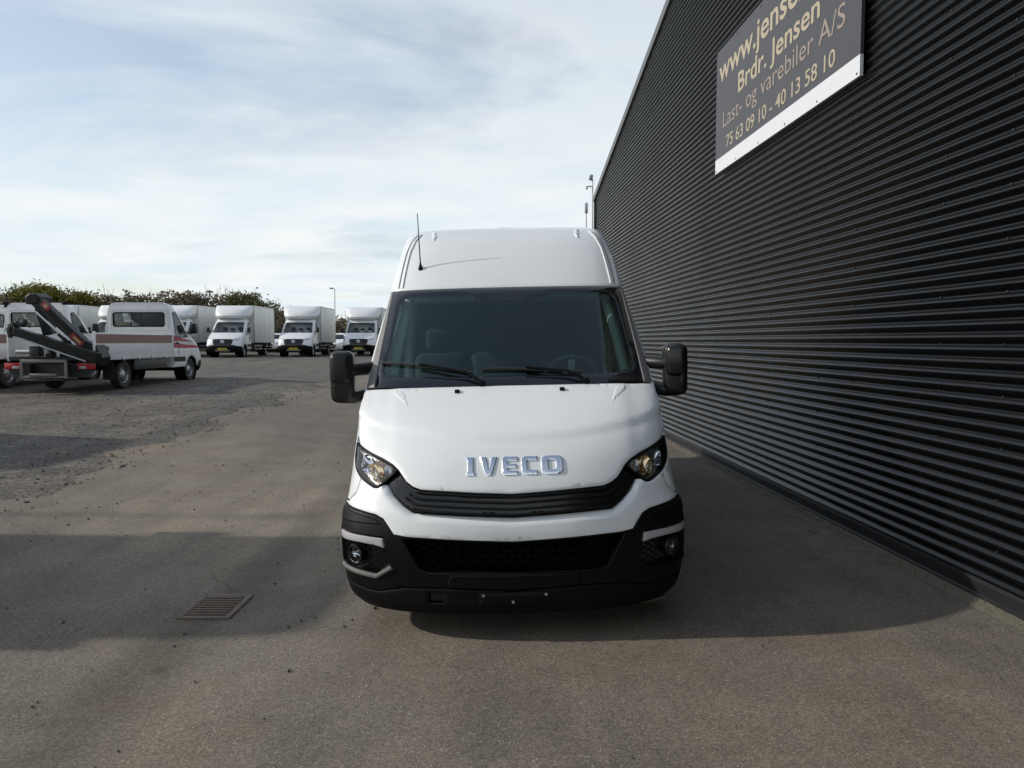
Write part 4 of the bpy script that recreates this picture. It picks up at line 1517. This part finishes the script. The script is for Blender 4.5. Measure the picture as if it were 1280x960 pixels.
def make_box_truck():
    t = empty('box_truck')
    make_cab(t, FLEET, PLASTIC, False)
    panel(CAB, 'bumper_insert', [sym([(0, .44), (.40, .44), (.42, .40), (.40, .34), (0, .34)])], GREYPL, t, 0.012, 0.012, .08, .04, .005, .004, step=.05)

    def fa(v, y):
        return (FAIR.ua(v, y), v)
    half = [(0, 3.05)] + [fa(v, 2.42) for v in (3.05, 3.0, 2.9, 2.7, 2.5, 2.36, 2.26)] + [(0, 2.26)]
    f = panel(FAIR, 'fairing', [sym(half)], FLEET, t, 0, 0.02, .10, .05, .006, .004, step=.07)
    panel(FAIR, 'fairing_lip', [sym([(0, 2.40), (.6, 2.40), (1.0, 2.41), (1.0, 2.385), (0, 2.375)])], GREYPL, f, 0.004, 0.006, .1, .02, 0)
    y0, y1, z0, z1, hw = 2.46, 6.70, 0.82, 3.05, 1.08
    b = box('box_body', (0, (y0 + y1) / 2, (z0 + z1) / 2), (2 * hw, y1 - y0, z1 - z0), PANEL, t)
    bars = []
    for s in (1, -1):
        for z in (z0 + .035, z1 - .03):
            bars.append(((s * hw, (y0 + y1) / 2, z), (.03, y1 - y0 + .02, .07 if z > 2 else .09)))
        for y in (y0 + .01, y1 - .01):
            bars.append(((s * (hw - .012), y, (z0 + z1) / 2), (.06, .06, z1 - z0 - .16)))
    for y in (y0, y1):
        bars.append(((0, y, z1 - .025), (2 * hw - .1, .03, .05)))
        bars.append(((0, y, z0 + .03), (2 * hw - .1, .03, .08)))
    boxes('corner_rail', bars, ALU, b, .008, False)
    sm = []
    for s in (1, -1):
        for k in range(1, 4):
            y = y0 + (y1 - y0) * k / 4
            sm.append(((s * (hw + .001), y, (z0 + z1) / 2), (.006, .012, z1 - z0 - .2)))
    boxes('panel_seam', sm, ALU, b, 0, False)
    for s in (-1, 1):
        box('rear_door', (s * .52, y1 + .012, (z0 + z1) / 2), (1.0, .03, z1 - z0 - .16), PANEL, b, .006)
        box('side_marker', (s * (hw + .017), y0 + .5, z0 + .035), (.012, .10, .035), AMBER, b)
    boxes('chassis', [((s * .40, 4.2, .60), (.09, 5.0, .20)) for s in (1, -1)] + [((0, y, .76), (1.9, .09, .10)) for y in np.linspace(2.7, 6.4, 6)] + [((0, 6.66, .50), (1.9, .08, .12))], STEEL, t, 0, False)
    boxes('side_guard', [((s * .98, 3.55, z), (.03, 1.5, .08)) for s in (1, -1) for z in (.46, .64)], ALU, t)
    for s in (1, -1):
        make_wheel(t, .85 * s, 5.25, .345, .21, s, 22)
        make_wheel(t, .60 * s, 5.25, .345, .21, s, 22)
        box('mudguard', (s * .80, 5.25, .74), (.5, .95, .03), DARKPL, t, .008)
        box('tail_light', (s * .82, 6.71, .66), (.30, .04, .11), TAIL, t, .008)
        box('fuel_tank' if s > 0 else 'tool_box', (s * .72, 3.0, .58), (.40, .75, .36), STEEL, t, .04)
    return t


def place(o, x, y, rz, label, cat, group):
    o.location = (x, y, gz(x, y + 2) + 0.006)
    o.rotation_euler = (0, 0, R(rz))
    tag(o, label, cat, group)


bt = make_box_truck()
GB = 'white box trucks parked on the yard'
spots = [(-16.45, 40.9, 2.8, 'white box truck with yellow plate right of the red-striped crane truck, facing us'),
         (-12.72, 41.9, 2.2, 'white box truck with yellow plate standing left of the thin lamp post'),
         (-9.30, 43.6, 2.5, 'rightmost box truck, half hidden by the van mirror'),
         (-19.75, 40.6, 1.0, 'white box truck mostly hidden behind the cab of the crane truck'),
         (-23.3, 40.6, 0.5, 'white box truck hidden behind the crane truck cab, only its box showing'),
         (-26.6, 40.2, 1.0, 'white box truck whose ribbed side shows between the two dropside truck cabs'),
         (-30.1, 40.4, 0.0, 'white box truck behind the cab of the left dropside truck'),
         (-4.75, 5.10, 91.5, 'white box truck parked outside the left edge, shading the drain grate'),
         (-9.5, 9.35, 80, 'white box truck outside the left edge, shading the gravel')]
for i, (x, y, rz, lab) in enumerate(spots):
    o = bt if i == 0 else copy_tree(bt)
    place(o, x, y, rz, lab, 'box truck', GB)

# ------------------------------------------------------------------ dropside trucks
def make_dropside(crane, lamps, stripes):
    t = empty('crane_truck' if crane else 'dropside_truck')
    make_cab(t, FLEET, PLASTIC, True)
    y0, y1 = 2.22, 6.15
    z0, z1 = .74, 1.40
    box('bed_floor', (0, (y0 + y1) / 2, .79), (1.98, y1 - y0, .08), STEEL, t)
    box('headboard', (0, y0 + .02, 1.06), (1.94, .04, .60), FLEET, t, .006)
    for s in (1, -1):
        sd = box('side_board', (s * 1.005, (y0 + y1) / 2, (z0 + z1) / 2), (.03, y1 - y0 - .10, z1 - z0), FLEET, t, .008)
        box('stripe', (s * 1.0225, (y0 + y1) / 2, z1 - .145), (.004, y1 - y0 - .14, .22), BROWNTAPE, sd)
        boxes('board_rib', [((s * 1.0215, (y0 + y1) / 2, z), (.008, y1 - y0 - .12, .014)) for z in (z0 + .06, z0 + .22)], FLEET, sd)
        boxes('board_hinge', [((s * 1.03, y, z0 + .02), (.04, .09, .09)) for y in np.linspace(y0 + .5, y1 - .5, 5)], ALU, sd, .006)
        boxes('latch', [((s * 1.03, y1 - .50, 1.02), (.03, .14, .10))], STEEL, sd, .01)
        for y in (y0 + .03, y1 - .03):
            box('corner_post', (s * 1.003, y, 1.08), (.05, .055, .70), FLEET, t, .008)
        make_wheel(t, .84 * s, 4.74, .35, .22, s, 22)
        box('mudguard', (s * .84, 4.74, .735), (.30, .95, .04), DARKPL, t, .012)
        box('mud_flap', (s * .84, 5.28, .45), (.28, .015, .42), RUBBER, t)
        tl = box('tail_light', (s * .85, y1 + .05, .615), (.40, .06, .145), TAIL, t, .012)
        box('reverse_light', (s * .78, y1 + .083, .585), (.16, .008, .06), LAMPW, tl, .003)
        box('under_guard', (s * .93, 3.45, .58), (.10, 1.7, .26), STEEL, t, .01)
    boxes('chassis', [((s * .42, 4.0, .58), (.09, 4.3, .22)) for s in (1, -1)] + [((0, y1 + .02, .55), (1.9, .05, .24)), ((0, y1 + .03, .40), (1.75, .08, .10))], STEEL, t, 0, False)
    if not crane:
        tg = box('tailgate', (0, y1 + .01, (z0 + z1) / 2), (1.92, .03, z1 - z0), FLEET, t, .006)
        box('stripe', (0, y1 + .028, z1 - .145), (1.84, .004, .22), BROWNTAPE, tg)
    if lamps:
        for s in (1, -1):
            box('work_lamp', (s * .86, CL + .02, 2.30), (.16, .10, .10), DARKPL, t, .03, 3)
    if stripes:
        for s in (1, -1):
            panel(CAB, 'red_stripe', [flip([ca(1.37, 2.12), ca(1.20, 2.12), ca(1.19, 1.5), ca(1.17, .85)], s)], REDTAPE, t, 0.003, 0, .1, .05, 0, step=.06)
            panel(CAB, 'red_stripe', [flip([ca(1.15, 2.12), ca(1.00, 2.12), ca(.985, 1.4), ca(.99, .40), ca(1.06, .40), ca(1.10, 1.4)], s)], REDTAPE, t, 0.003, 0, .1, .05, 0, step=.06)
    if crane:
        def bar(name, pts, ya, yb, m, parent, bev=.015):
            return prism(name, pts, ya, yb, m, parent, 'Y', None, bev)

        def limb(p, q, w0, w1):
            p, q = Vector(p), Vector(q)
            d = (q - p).normalized()
            n = Vector((-d.y, d.x))
            return [tuple(p + n * w0 / 2), tuple(q + n * w1 / 2), tuple(q - n * w1 / 2), tuple(p - n * w0 / 2)]
        cr = bar('loader_crane', [(-.62, .60), (-1.08, .60), (-1.16, .82), (-1.02, 1.12), (-.78, 1.22), (-.60, 1.0)], 5.70, 6.12, CRANE, t, .02)
        bar('main_boom', limb((.74, 1.43), (-1.16, .80), .18, .25), 6.14, 6.36, CRANE, cr)
        bar('boom_rail', limb((.70, 1.30), (-.95, .73), .03, .03), 6.37, 6.40, BRIGHT, cr, .004)
        bar('column', limb((.50, 2.20), (.27, 1.36), .22, .24), 5.62, 5.84, CRANE, cr)
        bar('knuckle_arm', limb((.44, 2.20), (-.92, .92), .25, .19), 5.86, 6.10, CRANE, cr)
        bar('knuckle_head', [(.58, 2.06), (.60, 2.22), (.50, 2.31), (.36, 2.32), (.24, 2.22), (.32, 2.06)], 5.60, 6.12, CRANE, cr, .03)
        tube('lift_cylinder', [(.30, 1.95, 0), (.0, 1.72, 0)], .03, BRIGHT, cr, 8) if False else None
        for (a, b, r0) in (((.31, 1.88), (-.22, 1.38), .028), ((-.20, 1.36), (-.62, .98), .045), ((.05, 1.66), (-.34, 1.28), .016)):
            tube('ram', [(a[0], 6.16, a[1]), (b[0], 6.16, b[1])], r0, BRIGHT if r0 < .04 else CRANE, cr, 8)
        boxes('jib_end', [((.80, 6.20, 1.52), (.16, .20, .20), (0, .5, 0)), ((.66, 6.20, 1.60), (.20, .16, .10), (0, -.4, 0)), ((.84, 6.25, 1.40), (.10, .20, .24), (0, .2, 0)), ((.55, 6.2, 1.64), (.08, .10, .14))], STEEL, cr, .02, False)
        tube('hose', [(.72, 6.28, 1.62), (.58, 6.30, 1.74), (.46, 6.28, 1.66), (.40, 6.25, 1.5)], .014, RUBBER, cr, 6)
        tube('hose', [(.20, 6.2, 2.05), (-.05, 6.22, 1.72), (-.30, 6.2, 1.52), (-.50, 6.2, 1.26)], .013, RUBBER, cr, 6)
        tube('stabiliser', [(.80, 6.15, .95), (.25, 6.15, .95)], .055, ALU, cr, 10)
        boxes('valve_block', [((.30, 6.2, .96), (.24, .2, .24)), ((.02, 6.12, .98), (.16, .2, .30)), ((-.25, 6.0, 1.02), (.18, .2, .40))], STEEL, cr, .02)
        box('winch_drum', (.05, 6.18, .99), (.10, .12, .16), LAMPW, cr, .02)
        s1 = bar('sticker', limb((.19, 2.10), (.02, 1.93), .13, .13), 6.112, 6.118, STICK_R, cr, .002)
        bar('sticker', limb((.14, 2.05), (.07, 1.98), .10, .10), 6.12, 6.124, STICK_C, cr, .001)
        bar('sticker', limb((-.46, 1.36), (-.74, 1.08), .13, .13), 6.112, 6.118, STICK_R, cr, .002)
        bar('sticker', limb((-.52, 1.30), (-.68, 1.14), .06, .06), 6.12, 6.124, STICK_C, cr, .001)
        bm = bmesh.new()
        for it in (((.0, 6.42, .735), (1.06, .06, .07)), ((.51, 6.42, .52), (.06, .06, .38)), ((-.51, 6.42, .52), (.06, .06, .38)), ((0, 6.42, .37), (1.0, .06, .06)), ((0, 6.45, .42), (.62, .10, .06))):
            add_box(bm, it[0], it[1], .008, 1)
        bm_obj('rear_frame', bm, GREYPL, t, 40)
        boxes('rear_mount', [((x, 6.29, .55), (.10, .22, .24)) for x in (-.4, .4)], STEEL, t)
        box('step_plate', (0, 6.38, .30), (.9, .16, .04), STEEL, t, .01)
    return t


GD = 'white dropside trucks parked facing away'
A = make_dropside(True, False, True)
A.location = (-10.78, 23.0, gz(-10.7, 20) - 0.0)
A.rotation_euler = (0, 0, math.pi)
tag(A, 'white dropside truck with folded black loader crane and red stripes on its cab', 'crane truck')
Bt = make_dropside(False, True, False)
Bt.location = (-13.86, 23.2, gz(-13.8, 20) + 0.0)
Bt.rotation_euler = (0, 0, math.pi)
tag(Bt, 'white dropside truck with work lamps on its cab roof, behind the folded crane', 'dropside truck', GD)
Ct = copy_tree(Bt)
Ct.location = (-16.95, 25.2, gz(-16.9, 22))
tag(Ct, 'white dropside truck cut off by the left edge of the picture', 'dropside truck', GD)

# ------------------------------------------------------------------ parked cars beyond the trucks
CAR = Surf([(.2, .2, .10, .80, .45, 2.5), (.45, .45, 0, .88, .45, 2.5), (.65, .65, .06, .89, .45, 2.5), (.78, .78, .30, .885, .40, 2.5), (.95, .95, 1.0, .87, .25, 2.6),
            (1.28, 1.28, 1.55, .74, .25, 2.6), (1.40, 1.40, 1.85, .64, .2, 2.6), (1.44, 1.43, 2.1, .52, .15, 2.6)])


def make_car(m, label):
    t = empty('parked_car')
    Lc = 4.25

    def k(v, y):
        return (CAR.ua(v, y), v)
    arcs = []
    for ax in (.85, 3.4):
        arcs = [k(.31 + .35 * math.sin(R(a)), ax + .35 * math.cos(R(a))) for a in np.linspace(10, 170, 9)] + arcs
    half = [(0, 1.44)] + [k(v, Lc) for v in (1.44, 1.4, 1.28, .95, .65, .26)] + arcs + [(.7, .26), (0, .26)]
    ws = [(0, 1.33), (.60, 1.31), (.72, 1.0), (0, .985)]
    win = [k(1.0, 1.45), k(.98, 3.7), k(1.28, 3.5), k(1.33, 2.1)]
    panel(CAR, 'body', [sym(half), sym(ws), win, mir(win)], m, t, 0, .02, .14, .07, .006, .004, step=.08)
    panel(CAR, 'windscreen', [sym(ws)], CABGLASS, t, -.004, 0, .15, .12, 0)
    panel(CAR, 'grille', [sym([(0, .62), (.40, .62), (.36, .40), (0, .36)])], GLOSSBLK, t, .004, .006, .1, .05, .004, .003, step=.06)
    box('number_plate', CAR.S(0, .47) + Vector((0, -.012, 0)), (.48, .014, .11), PAPER, t)
    for s in (1, -1):
        panel(CAR, 'side_window', [flip(win, s)], CABGLASS, t, -.004, 0, .2, .15, 0)
        panel(CAR, 'headlight', [flip([(.50, .66), (.70, .72), (.90, .76), (.88, .66), (.62, .60)], s)], BRIGHT, t, .004, .006, .05, .03, .004, .003, step=.04)
        box('mirror', (.96 * s, 1.35, .98), (.18, .10, .13), m, t, .03)
        make_wheel(t, .76 * s, .85, .31, .19, s, 18)
        make_wheel(t, .76 * s, 3.4, .31, .19, s, 18)
    V = []
    Fc = []
    us_ = [0.0001, .2, .4, CAR.ua(1.44, 3), CAR.ua(1.44, Lc)]
    for i, u_ in enumerate(us_):
        a, b = CAR.S(u_, 1.44), CAR.S(-u_, 1.44)
        V += [a, b]
        if i:
            q = 2 * i
            Fc.append((q - 2, q - 1, q + 1, q))
    mesh_obj('roof', V, Fc, m, t)
    rr_ = [(CAR.S(CAR.ua(v, Lc), v).x, CAR.S(0, v).z) for v in (.26, .65, .95, 1.28, 1.4, 1.44)]
    flat_panel('tailgate', [[(x, z) for x, z in rr_] + [(-x, z) for x, z in rr_[::-1]]], Lc - .02, m, t)
    box('seats', (0, 2.1, .85), (1.2, .2, .6), SEAT, t, .06)
    tag(t, label, 'car', 'cars parked beyond the box trucks')
    return t


c1 = make_car(CARWH, 'white car seen in the gap between two box trucks')
c1.location = (-17.85, 52.0, gz(-17.8, 54))
c2 = make_car(CARBLUE, 'dark slate car just behind the white one in the gap between two box trucks')
c2.location = (-19.3, 54.8, gz(-19.9, 55))
c3 = copy_tree(c1)
tag(c3, 'white car right of the lamp post, beside the rightmost box truck')
c3.location = (-12.75, 50.5, gz(-12.7, 52))
c4 = copy_tree(c2)
tag(c4, 'dark slate car behind the lamp post')
c4.location = (-15.0, 53.5, gz(-15, 55))


# ------------------------------------------------------------------ embankment and brush behind the yard
HX = [-140, -90, -60, -43.8, -41, -38.7, -37, -30, -25.3, -21.2, -19.9, -17.8, -14.4, -10, 0, 20, 60]
HZ = [6.0, 6.0, 5.9, 5.85, 5.95, 5.75, 5.6, 5.45, 5.5, 5.0, 4.5, 3.5, 3.3, 3.1, 3.0, 3.0, 3.0]


def crest(x):
    return float(np.interp(x, HX, HZ))


V, Fc = [], []
exs = np.arange(-140, 61, 1.5)
prof_e = [(-6.5, 0.0), (-4.5, 0.30), (-2.0, 0.72), (-0.4, 0.93), (1.2, 0.95), (5, 0.8), (14, 0.35)]
rb = np.random.RandomState(4)
for i, x in enumerate(exs):
    g = gz(x, 56)
    hh = crest(x) - g - 0.30
    for (dy, f) in prof_e:
        V.append((x, 62 + dy, g - 0.08 + hh * f + (rb.uniform(-.12, .12) if f > 0 else -0.3)))
    if i:
        k = len(prof_e)
        for j in range(k - 1):
            a = (i - 1) * k + j
            Fc.append((a, a + k, a + k + 1, a + 1))
EARTH = mat('bank_earth', (0.085, 0.075, 0.042), 0.95, noise=(0.8, 0.8, (0.060, 0.062, 0.028)))
tag(mesh_obj('embankment', V, Fc, EARTH, None, 60), kind='structure')


def leaf_quads(pts, smin, smax, rs, up=0.0):
    """loose leaf-sized faces, each its own island"""
    n = len(pts)
    P = np.asarray(pts, float)
    s = rs.uniform(smin, smax, n)
    a = rs.normal(size=(n, 3))
    a /= np.linalg.norm(a, axis=1)[:, None]
    b = rs.normal(size=(n, 3))
    b[:, 2] += up
    b -= (a * b).sum(1)[:, None] * a
    b /= np.linalg.norm(b, axis=1)[:, None]
    ln = s * rs.uniform(1.0, 1.8, n)
    V = np.empty((n, 4, 3))
    V[:, 0] = P - b * ln[:, None] * .5
    V[:, 1] = P + a * s[:, None] * .45
    V[:, 2] = P + b * ln[:, None] * .5
    V[:, 3] = P - a * s[:, None] * .45
    return V.reshape(-1, 3), np.arange(4 * n).reshape(n, 4)


def mesh_fast(name, V, Fq, m):
    me = bpy.data.meshes.new(name)
    nV, nF = len(V), len(Fq)
    k = Fq.shape[1]
    me.vertices.add(nV)
    me.vertices.foreach_set('co', np.asarray(V, np.float32).ravel())
    me.loops.add(nF * k)
    me.loops.foreach_set('vertex_index', np.asarray(Fq, np.int32).ravel())
    me.polygons.add(nF)
    me.polygons.foreach_set('loop_start', np.arange(nF, dtype=np.int32) * k)
    me.materials.append(m)
    me.update(calc_edges=True)
    o = bpy.data.objects.new(name, me)
    col.objects.link(o)
    return o


P = []
for _ in range(42000):                      # front slope
    x = rb.uniform(-75, 6)
    t = rb.rand()
    dy = -6.3 + 6.2 * t
    g = gz(x, 56)
    f = np.interp(dy, [p[0] for p in prof_e], [p[1] for p in prof_e])
    z = g + (crest(x) - g - 0.35) * f + abs(rb.normal()) * 0.28 * (1 + 0.5 * math.sin(x * 1.3) + 0.4 * math.sin(x * 0.47 + 1))
    P.append((x, 62 + dy - 0.1 * rb.rand(), z))
clump = []
for _ in range(420):                        # uneven crest: clumps of different height
    x = rb.uniform(-75, 6)
    hgt = 0.1 + 0.75 * rb.rand() ** 2.4
    rad = rb.uniform(0.35, 1.0)
    clump.append((x, hgt))
    for _k in range(int(70 * rad)):
        q = rb.rand() ** 0.7
        P.append((x + rb.normal() * rad * 0.5 * (1.1 - q), 61.6 + rb.normal() * 0.5, crest(x) - 0.75 + q * (hgt + 0.45)))
Vq, Fq = leaf_quads(P, 0.07, 0.22, rb, 0.8)
o = mesh_fast('brush', Vq, Fq, BRUSH)
tag(o, 'brown and dull green autumn brush covering the embankment behind the trucks', 'brush', kind='stuff')
# bare stalks standing up out of the brush
V, Fc = [], []
for _ in range(500):
    x = rb.uniform(-75, 4)
    h = 0.15 + 0.9 * rb.rand() ** 3
    z0 = crest(x) - 0.7
    y = 61.6 + rb.normal() * 0.5
    lx = rb.normal() * 0.15
    k = len(V)
    w = 0.018
    V += [(x - w, y, z0), (x + w, y, z0), (x + lx + w * .4, y + lx, z0 + 0.7 + h), (x + lx - w * .4, y + lx, z0 + 0.7 + h)]
    Fc.append((k, k + 1, k + 2, k + 3))
    for _q in range(3):
        f = rb.uniform(.55, 1)
        bx_, bz_ = x + lx * f, z0 + (0.7 + h) * f
        k = len(V)
        ex = rb.normal() * 0.16
        V += [(bx_, y, bz_), (bx_, y + .01, bz_ + 0.03), (bx_ + ex, y, bz_ + abs(ex) + 0.08)]
        Fc.append((k, k + 1, k + 2))
tag(mesh_obj('weed_stalks', V, Fc, BARK), 'thin bare weed stalks sticking up along the top of the embankment', 'weeds', kind='stuff')


def shrub(x, y, z, rx, rz, n, m, label, seed):
    rs = np.random.RandomState(seed)
    r0 = empty('shrub', (x, y, z))
    tag(r0, label, 'shrub', 'shrubs on the embankment')
    bm = bmesh.new()
    lobes = []
    for k in range(16):
        a = rs.uniform(0, 6.28)
        e = rs.uniform(0.25, 1.0)
        tip = (math.cos(a) * rx * rs.uniform(.2, .8), math.sin(a) * rx * 0.5 * rs.uniform(.2, .8), rz * (0.45 + 0.5 * e))
        add_tube(bm, [(0, 0, -0.4), (tip[0] * .4, tip[1] * .4, tip[2] * .5), tip], [0.05, 0.03, 0.01], 5)
        lobes.append(tip)
    bm_obj('stems', bm, BARK, r0)
    Pp = []
    for _ in range(n):
        l = lobes[rs.randint(len(lobes))]
        sg_ = 0.22 * rx
        Pp.append((l[0] + rs.normal() * sg_, l[1] + rs.normal() * sg_, max(0, l[2] + rs.normal() * rz * .20)))
    Vv, Ff = leaf_quads(Pp, 0.08, 0.2, rs, 0.4)
    c = mesh_fast('foliage', Vv, Ff, m)
    c.parent = r0
    tag(c, kind='stuff')


shrub(-39.6, 60.2, 4.55, 2.5, 1.45, 3000, YELLOWBUSH, 'yellow-green shrub on the embankment above the crane', 21)
shrub(-36.2, 60.6, 4.5, 1.6, 1.0, 1300, YELLOWBUSH, 'smaller yellowish shrub beside the big yellow-green one', 22)
shrub(-27.0, 60.6, 4.5, 1.3, .9, 1000, BRUSH, 'low brownish shrub on the embankment above the red-striped truck', 23)
shrub(-22.6, 60.6, 4.0, 1.4, 1.35, 1500, GREENBUSH, 'rounded green shrub where the embankment starts to drop', 24)
shrub(-20.6, 60.2, 3.1, 1.5, 1.5, 1600, GREENBUSH, 'green shrub at the falling end of the embankment between two box trucks', 25)
shrub(-19.6, 57.4, 0.9, 1.4, 2.4, 1900, BRUSH, 'leafy shrub low in the gap between two box trucks', 26)
shrub(-14.6, 58.6, 1.4, 1.6, 1.6, 1500, BRUSH, 'brown shrub in the gap beside the rightmost box truck', 27)
